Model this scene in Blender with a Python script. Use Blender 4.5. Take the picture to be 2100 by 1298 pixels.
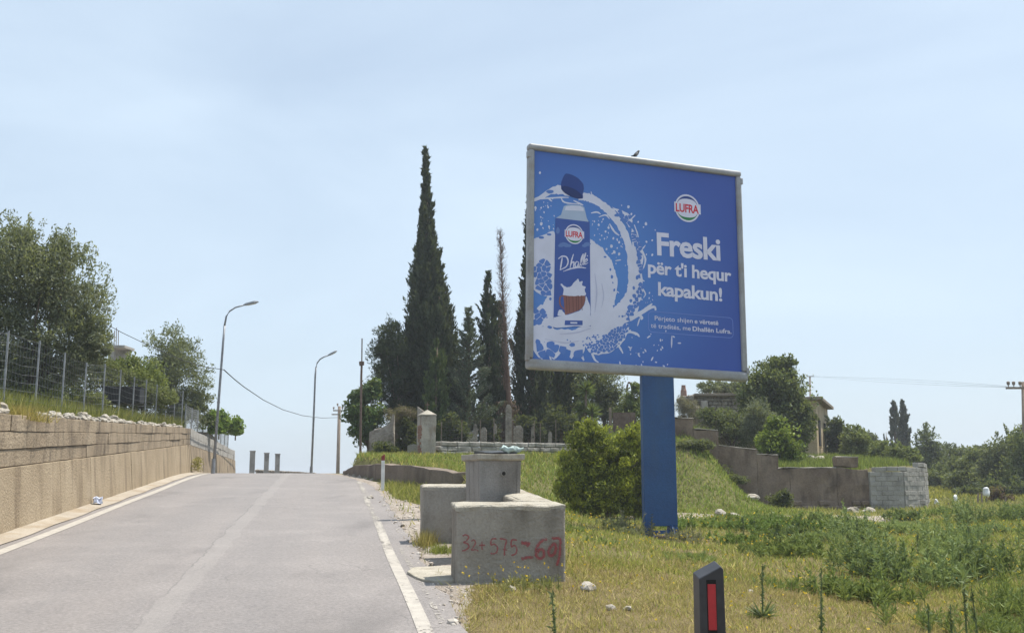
import bpy, bmesh, math, random
import numpy as np
from mathutils import Vector, noise as mnoise

# ------------------------------------------------------------------ camera, sky, sun, exposure
SC = bpy.context.scene
COL = SC.collection
for o in list(bpy.data.objects): bpy.data.objects.remove(o)
CAM_H = 1.5
PITCH = math.atan(336/2100)
cam = bpy.data.cameras.new('camera'); camo = bpy.data.objects.new('camera', cam); COL.objects.link(camo)
camo.location = (0, 0, CAM_H); camo.rotation_euler = (math.pi/2 + PITCH, 0, 0)
cam.lens = 36.0; cam.sensor_width = 36.0; cam.clip_start = .05; cam.clip_end = 4000
SC.camera = camo
SUN_AZ = math.radians(58); SUN_EL = math.radians(67)
W = bpy.data.worlds.new('World'); SC.world = W; W.use_nodes = True
nt = W.node_tree; nt.nodes.clear()
wo = nt.nodes.new('ShaderNodeOutputWorld'); bg = nt.nodes.new('ShaderNodeBackground')
sky = nt.nodes.new('ShaderNodeTexSky'); sky.sky_type = 'NISHITA'; sky.sun_disc = False
sky.sun_elevation = SUN_EL; sky.sun_rotation = SUN_AZ
sky.air_density = 1.15; sky.dust_density = 1.6; sky.ozone_density = 1.3; sky.altitude = 50
tc = nt.nodes.new('ShaderNodeTexCoord'); mp = nt.nodes.new('ShaderNodeMapping')
mp.inputs['Scale'].default_value = (1.0, 1.0, 3.2); mp.inputs['Rotation'].default_value = (0, .35, .5)
nz = nt.nodes.new('ShaderNodeTexNoise'); nz.inputs['Scale'].default_value = 1.7; nz.inputs['Detail'].default_value = 7
nz.inputs['Roughness'].default_value = .52; nz.inputs['Distortion'].default_value = .35
rp = nt.nodes.new('ShaderNodeMapRange'); rp.inputs[1].default_value = .36; rp.inputs[2].default_value = .74
rp.inputs[3].default_value = .56; rp.inputs[4].default_value = .9
hz = nt.nodes.new('ShaderNodeMixRGB'); hz.inputs[2].default_value = (6.2, 7.45, 8.75, 1)
nt.links.new(tc.outputs['Generated'], mp.inputs['Vector']); nt.links.new(mp.outputs[0], nz.inputs['Vector'])
nt.links.new(nz.outputs['Fac'], rp.inputs[0]); nt.links.new(rp.outputs[0], hz.inputs['Fac'])
nt.links.new(sky.outputs[0], hz.inputs[1]); nt.links.new(hz.outputs[0], bg.inputs['Color'])
bg.inputs['Strength'].default_value = .077
nt.links.new(bg.outputs[0], wo.inputs['Surface'])
SUN_DIR = Vector((math.sin(SUN_AZ)*math.cos(SUN_EL), math.cos(SUN_AZ)*math.cos(SUN_EL), math.sin(SUN_EL)))
sun = bpy.data.lights.new('sun', 'SUN'); suno = bpy.data.objects.new('sun', sun); COL.objects.link(suno)
sun.energy = 4.2; sun.angle = math.radians(.6); sun.color = (1, .94, .84)
suno.rotation_euler = SUN_DIR.to_track_quat('Z', 'Y').to_euler(); suno.location = (20, 10, 40)
SC.view_settings.view_transform = 'Standard'; SC.view_settings.look = 'None'
SC.view_settings.exposure = .7; SC.view_settings.gamma = 1

# ------------------------------------------------------------------ helpers
F, CX, CY = 2100., 1050., 649.
cp, sp = math.cos(PITCH), math.sin(PITCH)
def ray(px, py):
    u = (px-CX)/F; v = (CY-py)/F
    return np.array([u, cp-v*sp, sp+v*cp])
def P(px, py, Y):
    "the point at forward distance Y seen in direction (px, py)"
    d = ray(px, py); return np.array([0, 0, CAM_H]) + d*(Y/d[1])
RD = np.array([-.17154, .98518]); RN = np.array([.98518, .17154]); RS = .0554
def NT(n, t): return RD*t + RN*n
def sst(a, b, x):
    k = np.clip((np.asarray(x, float)-a)/(b-a), 0, 1); return k*k*(3-2*k)

class MB:
    def __init__(s): s.v = []; s.f = []; s.col = []
    def add(s, vs, fs):
        b = len(s.v); s.v += [tuple(map(float, q)) for q in vs]; s.f += [tuple(b+i for i in f) for f in fs]; return s
    def box(s, c, size, rz=0, dirx=None):
        cx, cy, cz = c; a, b, h = size[0]/2, size[1]/2, size[2]/2
        if dirx is not None: rz = math.atan2(dirx[1], dirx[0])
        co, si = math.cos(rz), math.sin(rz); vs = []
        for dz in (-h, h):
            for dx, dy in ((-a, -b), (a, -b), (a, b), (-a, b)):
                vs.append((cx+dx*co-dy*si, cy+dx*si+dy*co, cz+dz))
        return s.add(vs, [(3, 2, 1, 0), (4, 5, 6, 7), (0, 1, 5, 4), (1, 2, 6, 5), (2, 3, 7, 6), (3, 0, 4, 7)])
    def tube(s, pts, rad, n=8, cap=True):
        pts = [np.array(p, float) for p in pts]; m = len(pts)
        if not hasattr(rad, '__len__'): rad = [rad]*m
        vs = []
        for i in range(m):
            d = pts[min(i+1, m-1)]-pts[max(i-1, 0)]; d /= (np.linalg.norm(d)+1e-9)
            a = np.cross(d, (0, 0, 1.)) if abs(d[2]) < .95 else np.cross(d, (1., 0, 0)); a /= np.linalg.norm(a)
            b = np.cross(d, a)
            for k in range(n):
                th = 2*math.pi*k/n; vs.append(pts[i]+rad[i]*(a*math.cos(th)+b*math.sin(th)))
        fs = []
        for i in range(m-1):
            for k in range(n):
                k2 = (k+1) % n; fs.append((i*n+k, (i+1)*n+k, (i+1)*n+k2, i*n+k2))
        if cap: fs.append(tuple(range(n))); fs.append(tuple((m-1)*n+k for k in reversed(range(n))))
        return s.add(vs, fs)
    def prism(s, poly, z0, z1):
        n = len(poly)
        g = lambda z, i: z[i] if hasattr(z, '__len__') else z
        vs = [(p[0], p[1], g(z0, i)) for i, p in enumerate(poly)] + [(p[0], p[1], g(z1, i)) for i, p in enumerate(poly)]
        return s.add(vs, [tuple(reversed(range(n))), tuple(range(n, 2*n))] + [(i, (i+1) % n, n+(i+1) % n, n+i) for i in range(n)])
    def build(s, name, m, parent=None, bevel=0, seg=2, smooth=False, sub=0, jit=0, jscale=3.):
        loc = np.array(ORG.get(parent.name, (0, 0, 0))) if parent else np.zeros(3)
        own = parent is None
        if own:
            a = np.array(s.v); loc = np.array([(a[:, 0].min()+a[:, 0].max())/2, (a[:, 1].min()+a[:, 1].max())/2, a[:, 2].min()])
        me = bpy.data.meshes.new(name); me.from_pydata([tuple(np.array(q)-loc) for q in s.v], [], s.f)
        bm = bmesh.new(); bm.from_mesh(me)
        bmesh.ops.recalc_face_normals(bm, faces=bm.faces)
        if bevel: bmesh.ops.bevel(bm, geom=list(bm.edges), offset=bevel, segments=seg, affect='EDGES', profile=.6)
        if sub:
            bmesh.ops.triangulate(bm, faces=[f for f in bm.faces if len(f.verts) > 4])
            bmesh.ops.subdivide_edges(bm, edges=list(bm.edges), cuts=sub, use_grid_fill=True)
        if jit:
            L = Vector(loc)
            for v in bm.verts:
                q = (v.co+L)*jscale
                v.co += Vector((mnoise.noise(q), mnoise.noise(q+Vector((9, 3, 1))), mnoise.noise(q+Vector((1, 7, 5)))))*jit
        bm.to_mesh(me); bm.free()
        if smooth:
            for p in me.polygons: p.use_smooth = True
        o = bpy.data.objects.new(name, me); COL.objects.link(o); me.materials.append(m)
        if parent: o.parent = parent; ORG[o.name] = tuple(loc)
        else: o.location = loc; ORG[o.name] = tuple(loc)
        return o
ORG = {}
def tag(o, label=None, cat=None, group=None, kind=None):
    if label: o['label'] = label
    if cat: o['category'] = cat
    if group: o['group'] = group
    if kind: o['kind'] = kind
    return o
def thing(name, loc, label, cat, group=None):
    o = bpy.data.objects.new(name, None); COL.objects.link(o); o.location = tuple(map(float, loc)); o.empty_display_size = .2
    ORG[o.name] = tuple(map(float, loc)); return tag(o, label, cat, group)
def fastmesh(name, V, nside, m, parent=None, colors=None, loc=None):
    "V: (k*nside,3) world verts of k separate polygons"
    V = np.asarray(V, np.float32); k = len(V)//nside
    if parent: loc = np.array(ORG[parent.name])
    elif loc is None: loc = np.array([V[:, 0].mean(), V[:, 1].mean(), V[:, 2].min()])
    me = bpy.data.meshes.new(name); me.vertices.add(len(V)); me.vertices.foreach_set('co', (V-np.asarray(loc, np.float32)).ravel())
    me.loops.add(len(V)); me.loops.foreach_set('vertex_index', np.arange(len(V), dtype=np.int32))
    me.polygons.add(k); me.polygons.foreach_set('loop_start', np.arange(0, len(V), nside, dtype=np.int32))
    if colors is not None:
        at = me.color_attributes.new('Col', 'FLOAT_COLOR', 'POINT')
        c = np.ones((len(V), 4), np.float32); c[:, :3] = np.repeat(colors, nside, 0); at.data.foreach_set('color', c.ravel())
    me.update(calc_edges=True); me.materials.append(m)
    o = bpy.data.objects.new(name, me); COL.objects.link(o)
    if parent: o.parent = parent
    else: o.location = tuple(map(float, loc))
    ORG[o.name] = tuple(map(float, loc)); return o
def gridmesh(name, X, Y, Z, m, attrs=None, uv=None):
    h, w = X.shape; V = np.stack([X, Y, Z], -1).reshape(-1, 3)
    i = np.arange(h*w).reshape(h, w); q = np.stack([i[:-1, :-1], i[:-1, 1:], i[1:, 1:], i[1:, :-1]], -1).reshape(-1, 4)
    me = bpy.data.meshes.new(name); me.vertices.add(h*w); me.vertices.foreach_set('co', V.astype(np.float32).ravel())
    me.loops.add(q.size); me.loops.foreach_set('vertex_index', q.astype(np.int32).ravel())
    me.polygons.add(len(q)); me.polygons.foreach_set('loop_start', np.arange(0, q.size, 4, dtype=np.int32))
    for nm, a in (attrs or {}).items():
        at = me.attributes.new(nm, 'FLOAT', 'POINT'); at.data.foreach_set('value', np.asarray(a, np.float32).ravel())
    if uv is not None:
        ul = me.uv_layers.new(name='UVMap'); U = np.stack(uv, -1).reshape(-1, 2)[q.ravel()]
        ul.data.foreach_set('uv', U.astype(np.float32).ravel())
    me.update(calc_edges=True); me.polygons.foreach_set('use_smooth', np.ones(len(q), bool)); me.materials.append(m)
    o = bpy.data.objects.new(name, me); COL.objects.link(o); return o

# ------------------------------------------------------------------ materials
def S(r, g, b):
    f = lambda c: (c/255/12.92 if c/255 <= .04045 else ((c/255+.055)/1.055)**2.4)
    return (f(r), f(g), f(b))
def nodes(name):
    m = bpy.data.materials.new(name); m.use_nodes = True; n = m.node_tree
    return m, n, n.nodes['Principled BSDF'], n.nodes['Material Output']
def noisefac(n, scale, detail=6, lo=.35, hi=.65, vec=None, rough=.55, stretch=None):
    t = n.nodes.new('ShaderNodeTexNoise'); t.inputs['Scale'].default_value = scale; t.inputs['Detail'].default_value = detail
    t.inputs['Roughness'].default_value = rough
    if vec is None:
        g = n.nodes.new('ShaderNodeNewGeometry'); vec = g.outputs['Position']
    if stretch:
        mm = n.nodes.new('ShaderNodeMapping'); mm.inputs['Scale'].default_value = stretch; n.links.new(vec, mm.inputs['Vector']); vec = mm.outputs[0]
    n.links.new(vec, t.inputs['Vector'])
    r = n.nodes.new('ShaderNodeMapRange'); r.inputs[1].default_value = lo; r.inputs[2].default_value = hi; n.links.new(t.outputs['Fac'], r.inputs[0])
    return r.outputs[0]
def mix(n, fac, a, b, typ='MIX'):
    x = n.nodes.new('ShaderNodeMixRGB'); x.blend_type = typ
    for s, v in ((0, fac), (1, a), (2, b)):
        if hasattr(v, 'links') or hasattr(v, 'is_linked'): n.links.new(v, x.inputs[s])
        elif s == 0: x.inputs[0].default_value = v
        else: x.inputs[s].default_value = (*v, 1)
    return x.outputs[0]
def math_(n, op, a, b=None):
    x = n.nodes.new('ShaderNodeMath'); x.operation = op
    for i, v in enumerate((a, b)):
        if v is None: continue
        if hasattr(v, 'is_linked'): n.links.new(v, x.inputs[i])
        else: x.inputs[i].default_value = v
    return x.outputs[0]
def bump(n, bs, h, strength=.4, dist=.02):
    b = n.nodes.new('ShaderNodeBump'); b.inputs['Strength'].default_value = strength; b.inputs['Distance'].default_value = dist
    n.links.new(h, b.inputs['Height']); n.links.new(b.outputs[0], bs.inputs['Normal'])
def surf(name, c1, c2, s1=2., s2=25., rough=.9, bstr=.5, bdist=.015, stain=None, sstr=.5, sscale=.8, stretch=None, spec=.3, metal=0):
    "weathered surface: two tones, fine grain, optional stains"
    m, n, bs, out = nodes(name)
    c = mix(n, noisefac(n, s1, 6), c1, c2)
    fine = noisefac(n, s2, 5, .3, .7)
    c = mix(n, .22, c, mix(n, fine, tuple(x*.55 for x in c1), tuple(min(1, x*1.35) for x in c2)))
    if stain:
        f = math_(n, 'MULTIPLY', noisefac(n, sscale, 8, .5, .68, stretch=stretch), sstr); c = mix(n, f, c, stain)
    n.links.new(c, bs.inputs['Base Color']); bs.inputs['Roughness'].default_value = rough
    bs.inputs['Specular IOR Level'].default_value = spec; bs.inputs['Metallic'].default_value = metal
    bump(n, bs, fine, bstr, bdist); return m
def leafmat(name, trans=.35, rough=.6):
    m, n, bs, out = nodes(name)
    a = n.nodes.new('ShaderNodeAttribute'); a.attribute_name = 'Col'
    n.links.new(a.outputs['Color'], bs.inputs['Base Color']); bs.inputs['Roughness'].default_value = rough
    bs.inputs['Specular IOR Level'].default_value = .25
    t = n.nodes.new('ShaderNodeBsdfTranslucent'); n.links.new(mix(n, .5, a.outputs['Color'], (.30, .34, .06), 'MIX'), t.inputs['Color'])
    x = n.nodes.new('ShaderNodeMixShader'); x.inputs[0].default_value = trans
    n.links.new(bs.outputs[0], x.inputs[1]); n.links.new(t.outputs[0], x.inputs[2]); n.links.new(x.outputs[0], out.inputs['Surface']); return m
def plain(name, c, rough=.6, spec=.4, metal=0, var=.25, scale=6):
    m, n, bs, out = nodes(name)
    f = noisefac(n, scale, 6)
    n.links.new(mix(n, f, tuple(x*(1-var) for x in c), tuple(min(1, x*(1+var*.5)) for x in c)), bs.inputs['Base Color'])
    bs.inputs['Roughness'].default_value = rough; bs.inputs['Specular IOR Level'].default_value = spec; bs.inputs['Metallic'].default_value = metal
    return m
M = {}
M['leaf'] = leafmat('leaf'); M['needle'] = leafmat('needle', .15, .7); M['grass'] = leafmat('grass_blades', .4, .65)
M['bark'] = surf('bark', (.10, .075, .05), (.19, .15, .11), 6, 40, stretch=None)
M['deadbark'] = surf('dead_bark', (.11, .065, .05), (.20, .13, .10), 6, 40)
M['concrete'] = surf('old_concrete', (.26, .237, .20), (.36, .33, .285), 1.6, 38, stain=(.13, .112, .09), sstr=.9, sscale=2.6, stretch=(1, 1, .4))
M['concrete_top'] = surf('pale_worn_concrete', (.31, .285, .235), (.42, .39, .33), 4, 45, stain=(.2, .17, .12), sstr=.6, sscale=5)
M['wellhead'] = surf('grey_cast_concrete', (.23, .215, .195), (.32, .30, .275), 3, 50, stain=(.10, .09, .08), sstr=.7, sscale=2, stretch=(1, 1, .25))
M['panel'] = surf('tan_concrete_panel', (.26, .203, .133), (.345, .278, .192), 1.1, 30, stain=(.15, .11, .07), sstr=.7, sscale=3.2, stretch=(1, 1, .16), bstr=.6)
M['block'] = surf('tan_stone_block', (.22, .17, .115), (.315, .255, .18), 1.7, 26, stain=(.11, .085, .06), sstr=.85, sscale=3.0, stretch=(1, 1, .4), bstr=.7)
M['joint'] = surf('dark_joint_mortar', (.13, .10, .07), (.19, .15, .105), 5, 40)
M['brownwall'] = surf('brown_render_wall', (.14, .10, .074), (.255, .198, .152), 1.6, 20, stain=(.07, .052, .04), sstr=.9, sscale=2.4, stretch=(1, 1, .4))
M['curbwall'] = surf('brown_kerb_wall', (.15, .12, .095), (.22, .18, .145), 1.5, 24, stain=(.08, .062, .05), sstr=.7, sscale=1.8, stretch=(1, 1, .3))
M['greyblock'] = surf('grey_concrete_block', (.27, .26, .24), (.36, .345, .32), 2.5, 30, stain=(.15, .14, .125), sstr=.7, sscale=2.2)
M['whitewall'] = surf('whitewashed_stone', (.24, .23, .21), (.39, .375, .34), 3, 22, stain=(.16, .15, .12), sstr=.85, sscale=2.4)
M['rubble'] = surf('rubble_stone', (.24, .21, .17), (.40, .36, .31), 3.5, 18, stain=(.12, .10, .08), sstr=.7, sscale=4, bstr=.9, bdist=.04)
M['rock'] = surf('limestone_rock', (.28, .255, .215), (.47, .44, .39), 6, 40, stain=(.25, .2, .14), sstr=.7, sscale=5)
M['plaster'] = surf('old_ochre_plaster', (.36, .28, .17), (.48, .39, .26), 1.4, 20, stain=(.20, .16, .11), sstr=.7, sscale=1.5, stretch=(1, 1, .4))
M['lime'] = surf('peeling_limewash', (.30, .27, .235), (.47, .43, .37), 4, 30, stain=(.20, .14, .10), sstr=.9, sscale=3.2, stretch=(1, 1, .45))
M['redbrick'] = surf('red_brick', (.22, .11, .08), (.36, .21, .16), 9, 40, stain=(.42, .38, .33), sstr=.6, sscale=6)
M['roof'] = surf('roof_slab', (.18, .15, .12), (.28, .23, .18), 3, 25)
M['galv'] = plain('galvanised_steel', (.30, .31, .32), .55, .5, .55, .3, 9)
M['lamp_grey'] = plain('lamp_grey_paint', (.26, .27, .29), .5, .4, .3, .25, 7)
M['rust'] = surf('rusty_brown_steel', (.11, .075, .06), (.19, .135, .105), 7, 40, rough=.8)
M['wood'] = surf('grey_wood_pole', (.17, .13, .10), (.26, .21, .165), 4, 30, stretch=None)
M['wire'] = plain('fence_wire', (.22, .23, .25), .55, .5, .5, .2, 9)
M['cable'] = plain('black_cable', (.05, .05, .055), .7, .3)
M['black'] = plain('black_plastic', (.018, .018, .02), .55, .4, 0, .3, 8)
M['blackpost'] = plain('black_post_plastic', (.028, .028, .033), .42, .5, 0, .35, 14)
M['redrefl'] = plain('red_reflector', (.42, .012, .022), .3, .6, 0, .12, 30)
M['whitepost'] = plain('white_post_paint', (.72, .72, .70), .5, .4, 0, .12, 8)
M['whitebag'] = plain('white_plastic', (.72, .74, .76), .5, .4, 0, .15, 8)
M['frame'] = surf('aged_grey_frame', (.25, .255, .265), (.34, .345, .355), 3, 40, rough=.5, bstr=.1, stain=(.22, .19, .15), sstr=.7, sscale=2.5, stretch=(.5, .5, 1), spec=.5)
M['bluepost'] = surf('blue_post_paint', (.010, .055, .17), (.015, .078, .215), 2, 30, rough=.45, bstr=.12, stain=(.03, .075, .16), sstr=.6, sscale=1.6, stretch=(1, 1, .35), spec=.45)
M['backsheet'] = plain('grey_back_sheet', (.3, .3, .31), .6)
M['bird_dark'] = plain('dark_feathers', (.03, .03, .035), .7); M['bird_pale'] = plain('grey_feathers', (.27, .26, .27), .7)
M['hole'] = plain('dark_hole', (.012, .011, .01), .9)
M['sheetmetal'] = plain('dark_sheet_metal', (.07, .075, .08), .45, .5, .6, .4, 6)
M['tarp'] = plain('pale_green_tarp', (.33, .42, .41), .5, .4, 0, .4, 14)
M['orange'] = plain('orange_sticker', (.75, .12, .05), .5)
def asphalt():
    m, n, bs, out = nodes('worn_pink_grey_asphalt')
    uv = n.nodes.new('ShaderNodeUVMap'); uv.uv_map = 'UVMap'
    sx = n.nodes.new('ShaderNodeSeparateXYZ'); n.links.new(uv.outputs[0], sx.inputs[0])
    c = mix(n, noisefac(n, .55, 7, .3, .7), (.165, .14, .131), (.232, .20, .186))
    # wheel tracks polished along the lane
    trk = noisefac(n, 1.0, 5, .35, .65, uv.outputs[0], stretch=(1.5, .07, 1))
    c = mix(n, math_(n, 'MULTIPLY', trk, .62), c, (.135, .122, .122))
    c = mix(n, math_(n, 'MULTIPLY', noisefac(n, 1.3, 8, .48, .72), .6), c, (.29, .255, .24))
    speck = noisefac(n, 130, 3, .3, .7); c = mix(n, .32, c, mix(n, speck, (.06, .055, .055), (.40, .38, .365)))
    c = mix(n, .24, c, mix(n, noisefac(n, 34, 4, .35, .65), (.04, .038, .036), (.36, .33, .31)))
    c = mix(n, math_(n, 'MULTIPLY', noisefac(n, .8, 7, .56, .7, stretch=(1, .45, 1)), .55), c, (.10, .09, .086))
    # repaired trench along the centre with a ragged crack on its left edge
    wob = math_(n, 'SUBTRACT', noisefac(n, .9, 6, 0, 1, uv.outputs[0]), .5)
    x = math_(n, 'ADD', math_(n, 'ADD', sx.outputs[0], 1.37), math_(n, 'MULTIPLY', wob, .22))
    wob2 = math_(n, 'SUBTRACT', noisefac(n, 6, 6, 0, 1, uv.outputs[0]), .5)
    x = math_(n, 'ADD', x, math_(n, 'MULTIPLY', wob2, .07))
    inn = math_(n, 'MULTIPLY', math_(n, 'GREATER_THAN', x, -.02), math_(n, 'LESS_THAN', x, .19))
    c = mix(n, math_(n, 'MULTIPLY', inn, .3), c, (.27, .25, .235))
    crk = math_(n, 'LESS_THAN', math_(n, 'ABSOLUTE', math_(n, 'ADD', x, .02)), .009)
    crk = math_(n, 'MULTIPLY', crk, noisefac(n, .8, 4, .42, .52, uv.outputs[0]))
    c = mix(n, math_(n, 'MULTIPLY', crk, .42), c, (.06, .055, .055))
    # scattered fine cracks
    vo = n.nodes.new('ShaderNodeTexVoronoi'); vo.feature = 'DISTANCE_TO_EDGE'; vo.inputs['Scale'].default_value = 1.1
    dn = n.nodes.new('ShaderNodeTexNoise'); dn.inputs['Scale'].default_value = 3; n.links.new(uv.outputs[0], dn.inputs['Vector'])
    n.links.new(mix(n, .18, uv.outputs[0], dn.outputs['Color'], 'ADD'), vo.inputs['Vector'])
    fc = math_(n, 'MULTIPLY', math_(n, 'LESS_THAN', vo.outputs['Distance'], .007), noisefac(n, .35, 3, .5, .6, uv.outputs[0]))
    c = mix(n, math_(n, 'MULTIPLY', fc, .32), c, (.05, .048, .048))
    n.links.new(c, bs.inputs['Base Color']); bs.inputs['Roughness'].default_value = .62; bs.inputs['Specular IOR Level'].default_value = .5
    bump(n, bs, speck, .5, .006); return m
M['asphalt'] = asphalt()
def paint():
    m, n, bs, out = nodes('worn_white_road_paint')
    c = mix(n, noisefac(n, 9, 6, .35, .7), (.40, .37, .325), (.31, .285, .255)); n.links.new(c, bs.inputs['Base Color'])
    bs.inputs['Roughness'].default_value = .7
    t = n.nodes.new('ShaderNodeBsdfTransparent'); x = n.nodes.new('ShaderNodeMixShader')
    a = n.nodes.new('ShaderNodeAttribute'); a.attribute_name = 'wear'
    f = math_(n, 'GREATER_THAN', math_(n, 'ADD', noisefac(n, 24, 8, .2, .8, rough=.7), math_(n, 'MULTIPLY', noisefac(n, 1.2, 4), .25)), a.outputs['Fac'])
    n.links.new(f, x.inputs[0]); n.links.new(t.outputs[0], x.inputs[1]); n.links.new(bs.outputs[0], x.inputs[2]); n.links.new(x.outputs[0], out.inputs['Surface']); return m
M['paint'] = paint()
def groundmat():
    m, n, bs, out = nodes('dry_grass_ground')
    a = n.nodes.new('ShaderNodeAttribute'); a.attribute_name = 'gravel'
    gr = n.nodes.new('ShaderNodeAttribute'); gr.attribute_name = 'green'
    dry = mix(n, noisefac(n, 1.5, 7), (.13, .095, .045), (.22, .165, .085))
    grn = mix(n, noisefac(n, 2.2, 7), (.075, .095, .025), (.14, .15, .045))
    f = math_(n, 'ADD', math_(n, 'MULTIPLY', noisefac(n, .45, 8, .36, .64), .6), math_(n, 'SUBTRACT', gr.outputs['Fac'], .3))
    x = n.nodes.new('ShaderNodeClamp'); n.links.new(f, x.inputs[0])
    c = mix(n, x.outputs[0], dry, grn)
    fine = noisefac(n, 55, 5, .3, .7); c = mix(n, .4, c, mix(n, fine, (.05, .045, .02), (.34, .29, .15)))
    vo = n.nodes.new('ShaderNodeTexVoronoi'); vo.inputs['Scale'].default_value = 26
    g = n.nodes.new('ShaderNodeNewGeometry'); n.links.new(g.outputs['Position'], vo.inputs['Vector'])
    gv = mix(n, noisefac(n, 2, 6), (.30, .245, .20), (.45, .39, .335))
    gv = mix(n, .35, gv, mix(n, vo.outputs['Distance'], (.55, .52, .47), (.12, .10, .08)))
    k = math_(n, 'ADD', a.outputs['Fac'], math_(n, 'MULTIPLY', math_(n, 'SUBTRACT', noisefac(n, 3, 7, .2, .8), .5), .7))
    mr = n.nodes.new('ShaderNodeMapRange'); mr.inputs[1].default_value = .4; mr.inputs[2].default_value = .6; n.links.new(k, mr.inputs[0])
    c = mix(n, mr.outputs[0], c, gv)
    n.links.new(c, bs.inputs['Base Color']); bs.inputs['Roughness'].default_value = .95; bs.inputs['Specular IOR Level'].default_value = .1
    bump(n, bs, fine, .7, .03); return m
M['ground'] = groundmat()
def lumpy(): pass
M['gutter'] = surf('pale_gutter_concrete', (.29, .25, .2), (.39, .345, .285), 1.2, 40, stain=(.26, .20, .13), sstr=.8, sscale=1.6)

# ------------------------------------------------------------------ terrain
def road_z(t):
    t = np.asarray(t, float)
    tt = np.array([-60, 0, 28, 30, 32, 34, 36, 38, 40, 42, 70, 120, 400, 2000.])
    sl = np.array([RS, RS, RS, .036, .021, .009, -.003, -.012, -.02, -.028, -.04, -.05, -.03, -.01])
    z = np.concatenate([[0], np.cumsum(np.diff(tt)*(sl[:-1]+sl[1:])/2)]); z -= np.interp(0, tt, z)
    k = np.interp(t, tt, z); return k
def field_z(x, y):
    return np.interp(y, [-60, 0, 5, 12, 18, 25, 30, 36, 42, 55, 80, 200, 2000], [-.2, 0, .12, .35, .51, .65, .64, .68, .82, 1.15, 1.2, -4, -60.])
def nwall(t): return np.interp(t, [0, 22.6, 25.05, 27.2, 29.3, 30.9, 36, 60], [2.7, 2.68, 1.83, 1.21, .69, .42, .75, 1.2])
def ground_z(x, y, smooth=False):
    x = np.asarray(x, float); y = np.asarray(y, float)
    t = x*RD[0]+y*RD[1]; n = x*RN[0]+y*RN[1]
    base = road_z(t)*(1-sst(2.4, 6, n)) + field_z(x, y)*sst(2.4, 6, n)
    y0 = np.interp(x, [-4, -1.5, 1, 3], [24, 23.5, 25, 26]); y1 = np.interp(x, [-4, -1.5, 1, 3, 5], [30.5, 30, 33, 34, 32.2])
    zp = np.interp(y, [28, 30, 36, 50, 60, 90, 200, 2000], [2.16, 2.2, 2.45, 2.6, 2.2, 0, -5, -60]) + sst(2, 5, x)*.95*(y < 60)
    w = 1-sst(5.2, 7.4, x); s = sst(y0, y1, y)*w
    d = n-nwall(t); f = sst(-.02, .30+1.6*sst(30.5, 33, t), d)
    step = sst(21.6, 22.6, t)*(1-sst(.5, 3, d))*(1-sst(31, 33, t))*.4
    z = base + f*(s*(zp-base)+(1-s)*step)
    lump = .05*np.sin(x*1.3+np.sin(y*.9)*1.2)*np.sin(y*1.1+x*.4)+.03*np.sin(x*3.1+1)*np.sin(y*2.7)
    return z + lump*sst(2.6, 4.5, n)*(1-sst(80, 120, y))
def right_edge(t): return np.interp(t, [0, 21, 25, 29.5, 34, 60], [.97, 1.05, .95, .35, -.6, -3])
def wt(t): return 2.36+(np.asarray(t, float)-14.3)*.0383          # top of the retaining wall
def spacing(lo, hi, fine0, fine1, st, far):
    a = [fine0]; k = st
    while a[0] > lo: k = min(k*1.35, far); a.insert(0, a[0]-k)
    b = list(np.arange(fine0+st, fine1, st)); c = [fine1]; k = st
    while c[-1] < hi: k = min(k*1.35, far); c.append(c[-1]+k)
    return np.array(a+b+c)
gx = spacing(-1800, 1800, -14, 27, .25, 90); gy = spacing(-80, 2200, -2, 62, .25, 90)
X, Y = np.meshgrid(gx, gy); T = X*RD[0]+Y*RD[1]; N = X*RN[0]+Y*RN[1]
Z = ground_z(X, Y)
inroad = (N < right_edge(T)-.1)
Z = np.where(inroad & (N > -6) & (T < 75), Z-.12, Z); Z = np.where((N <= -4.6), Z-.6, Z)
def gravel_amt(x, y):
    t = x*RD[0]+y*RD[1]; n = x*RN[0]+y*RN[1]
    edge = np.interp(t, [0, 8.2, 9.6, 9.9, 13.4, 14.5, 17.5, 19.2, 20.5, 22, 26, 30, 36], [1.0, 1.02, 1.25, 1.9, 2.4, 3.0, 2.7, 1.6, 1.3, 1.25, 1.15, .6, -.5])
    g = 1-sst(-.12, .12, n-edge)
    path = sst(-1.9, -1.0, -np.abs(y-24.4-.2*np.sin(x*2))) * sst(-.3, .6, x)*(1-sst(8, 11, x))
    path2 = sst(-.8, -.2, -np.abs(x-(15.2+(y-38)*.17)))*sst(36, 38, y)*(1-sst(50, 54, y))
    return np.clip(np.maximum(np.maximum(g, path*.85), path2*.75), 0, 1)
def green_amt(x, y):
    bank = sst(24.8, 27, y); mid = sst(9, 15, y)*.35
    wd = sst(3.0, 6.5, x)*sst(7.5, 11, y)*.6
    return np.clip(bank*.6+mid+wd, 0, 1)
g = gridmesh('ground', X, Y, Z, M['ground'], {'gravel': gravel_amt(X, Y), 'green': green_amt(X, Y)}); tag(g, kind='structure')
# road sheet
ts = np.concatenate([np.arange(-6, 60, .4), np.arange(60, 140, 4)]); ks = np.linspace(0, 1, 14)
Tg, Kg = np.meshgrid(ts, ks, indexing='ij'); rag = .03*np.sin(ts*7.3)+.025*np.sin(ts*17.1+2)
Ng = -3.86 + (right_edge(Tg)+.03*np.sin(Tg*3.7)+.025*np.sin(Tg*8.9+1)+3.86)*Kg
XY = Tg[..., None]*RD+Ng[..., None]*RN
rz = road_z(Tg)
ro = gridmesh('road', XY[..., 0], XY[..., 1], rz+.002, M['asphalt'], uv=(Ng, Tg)); tag(ro, kind='structure')
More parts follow.
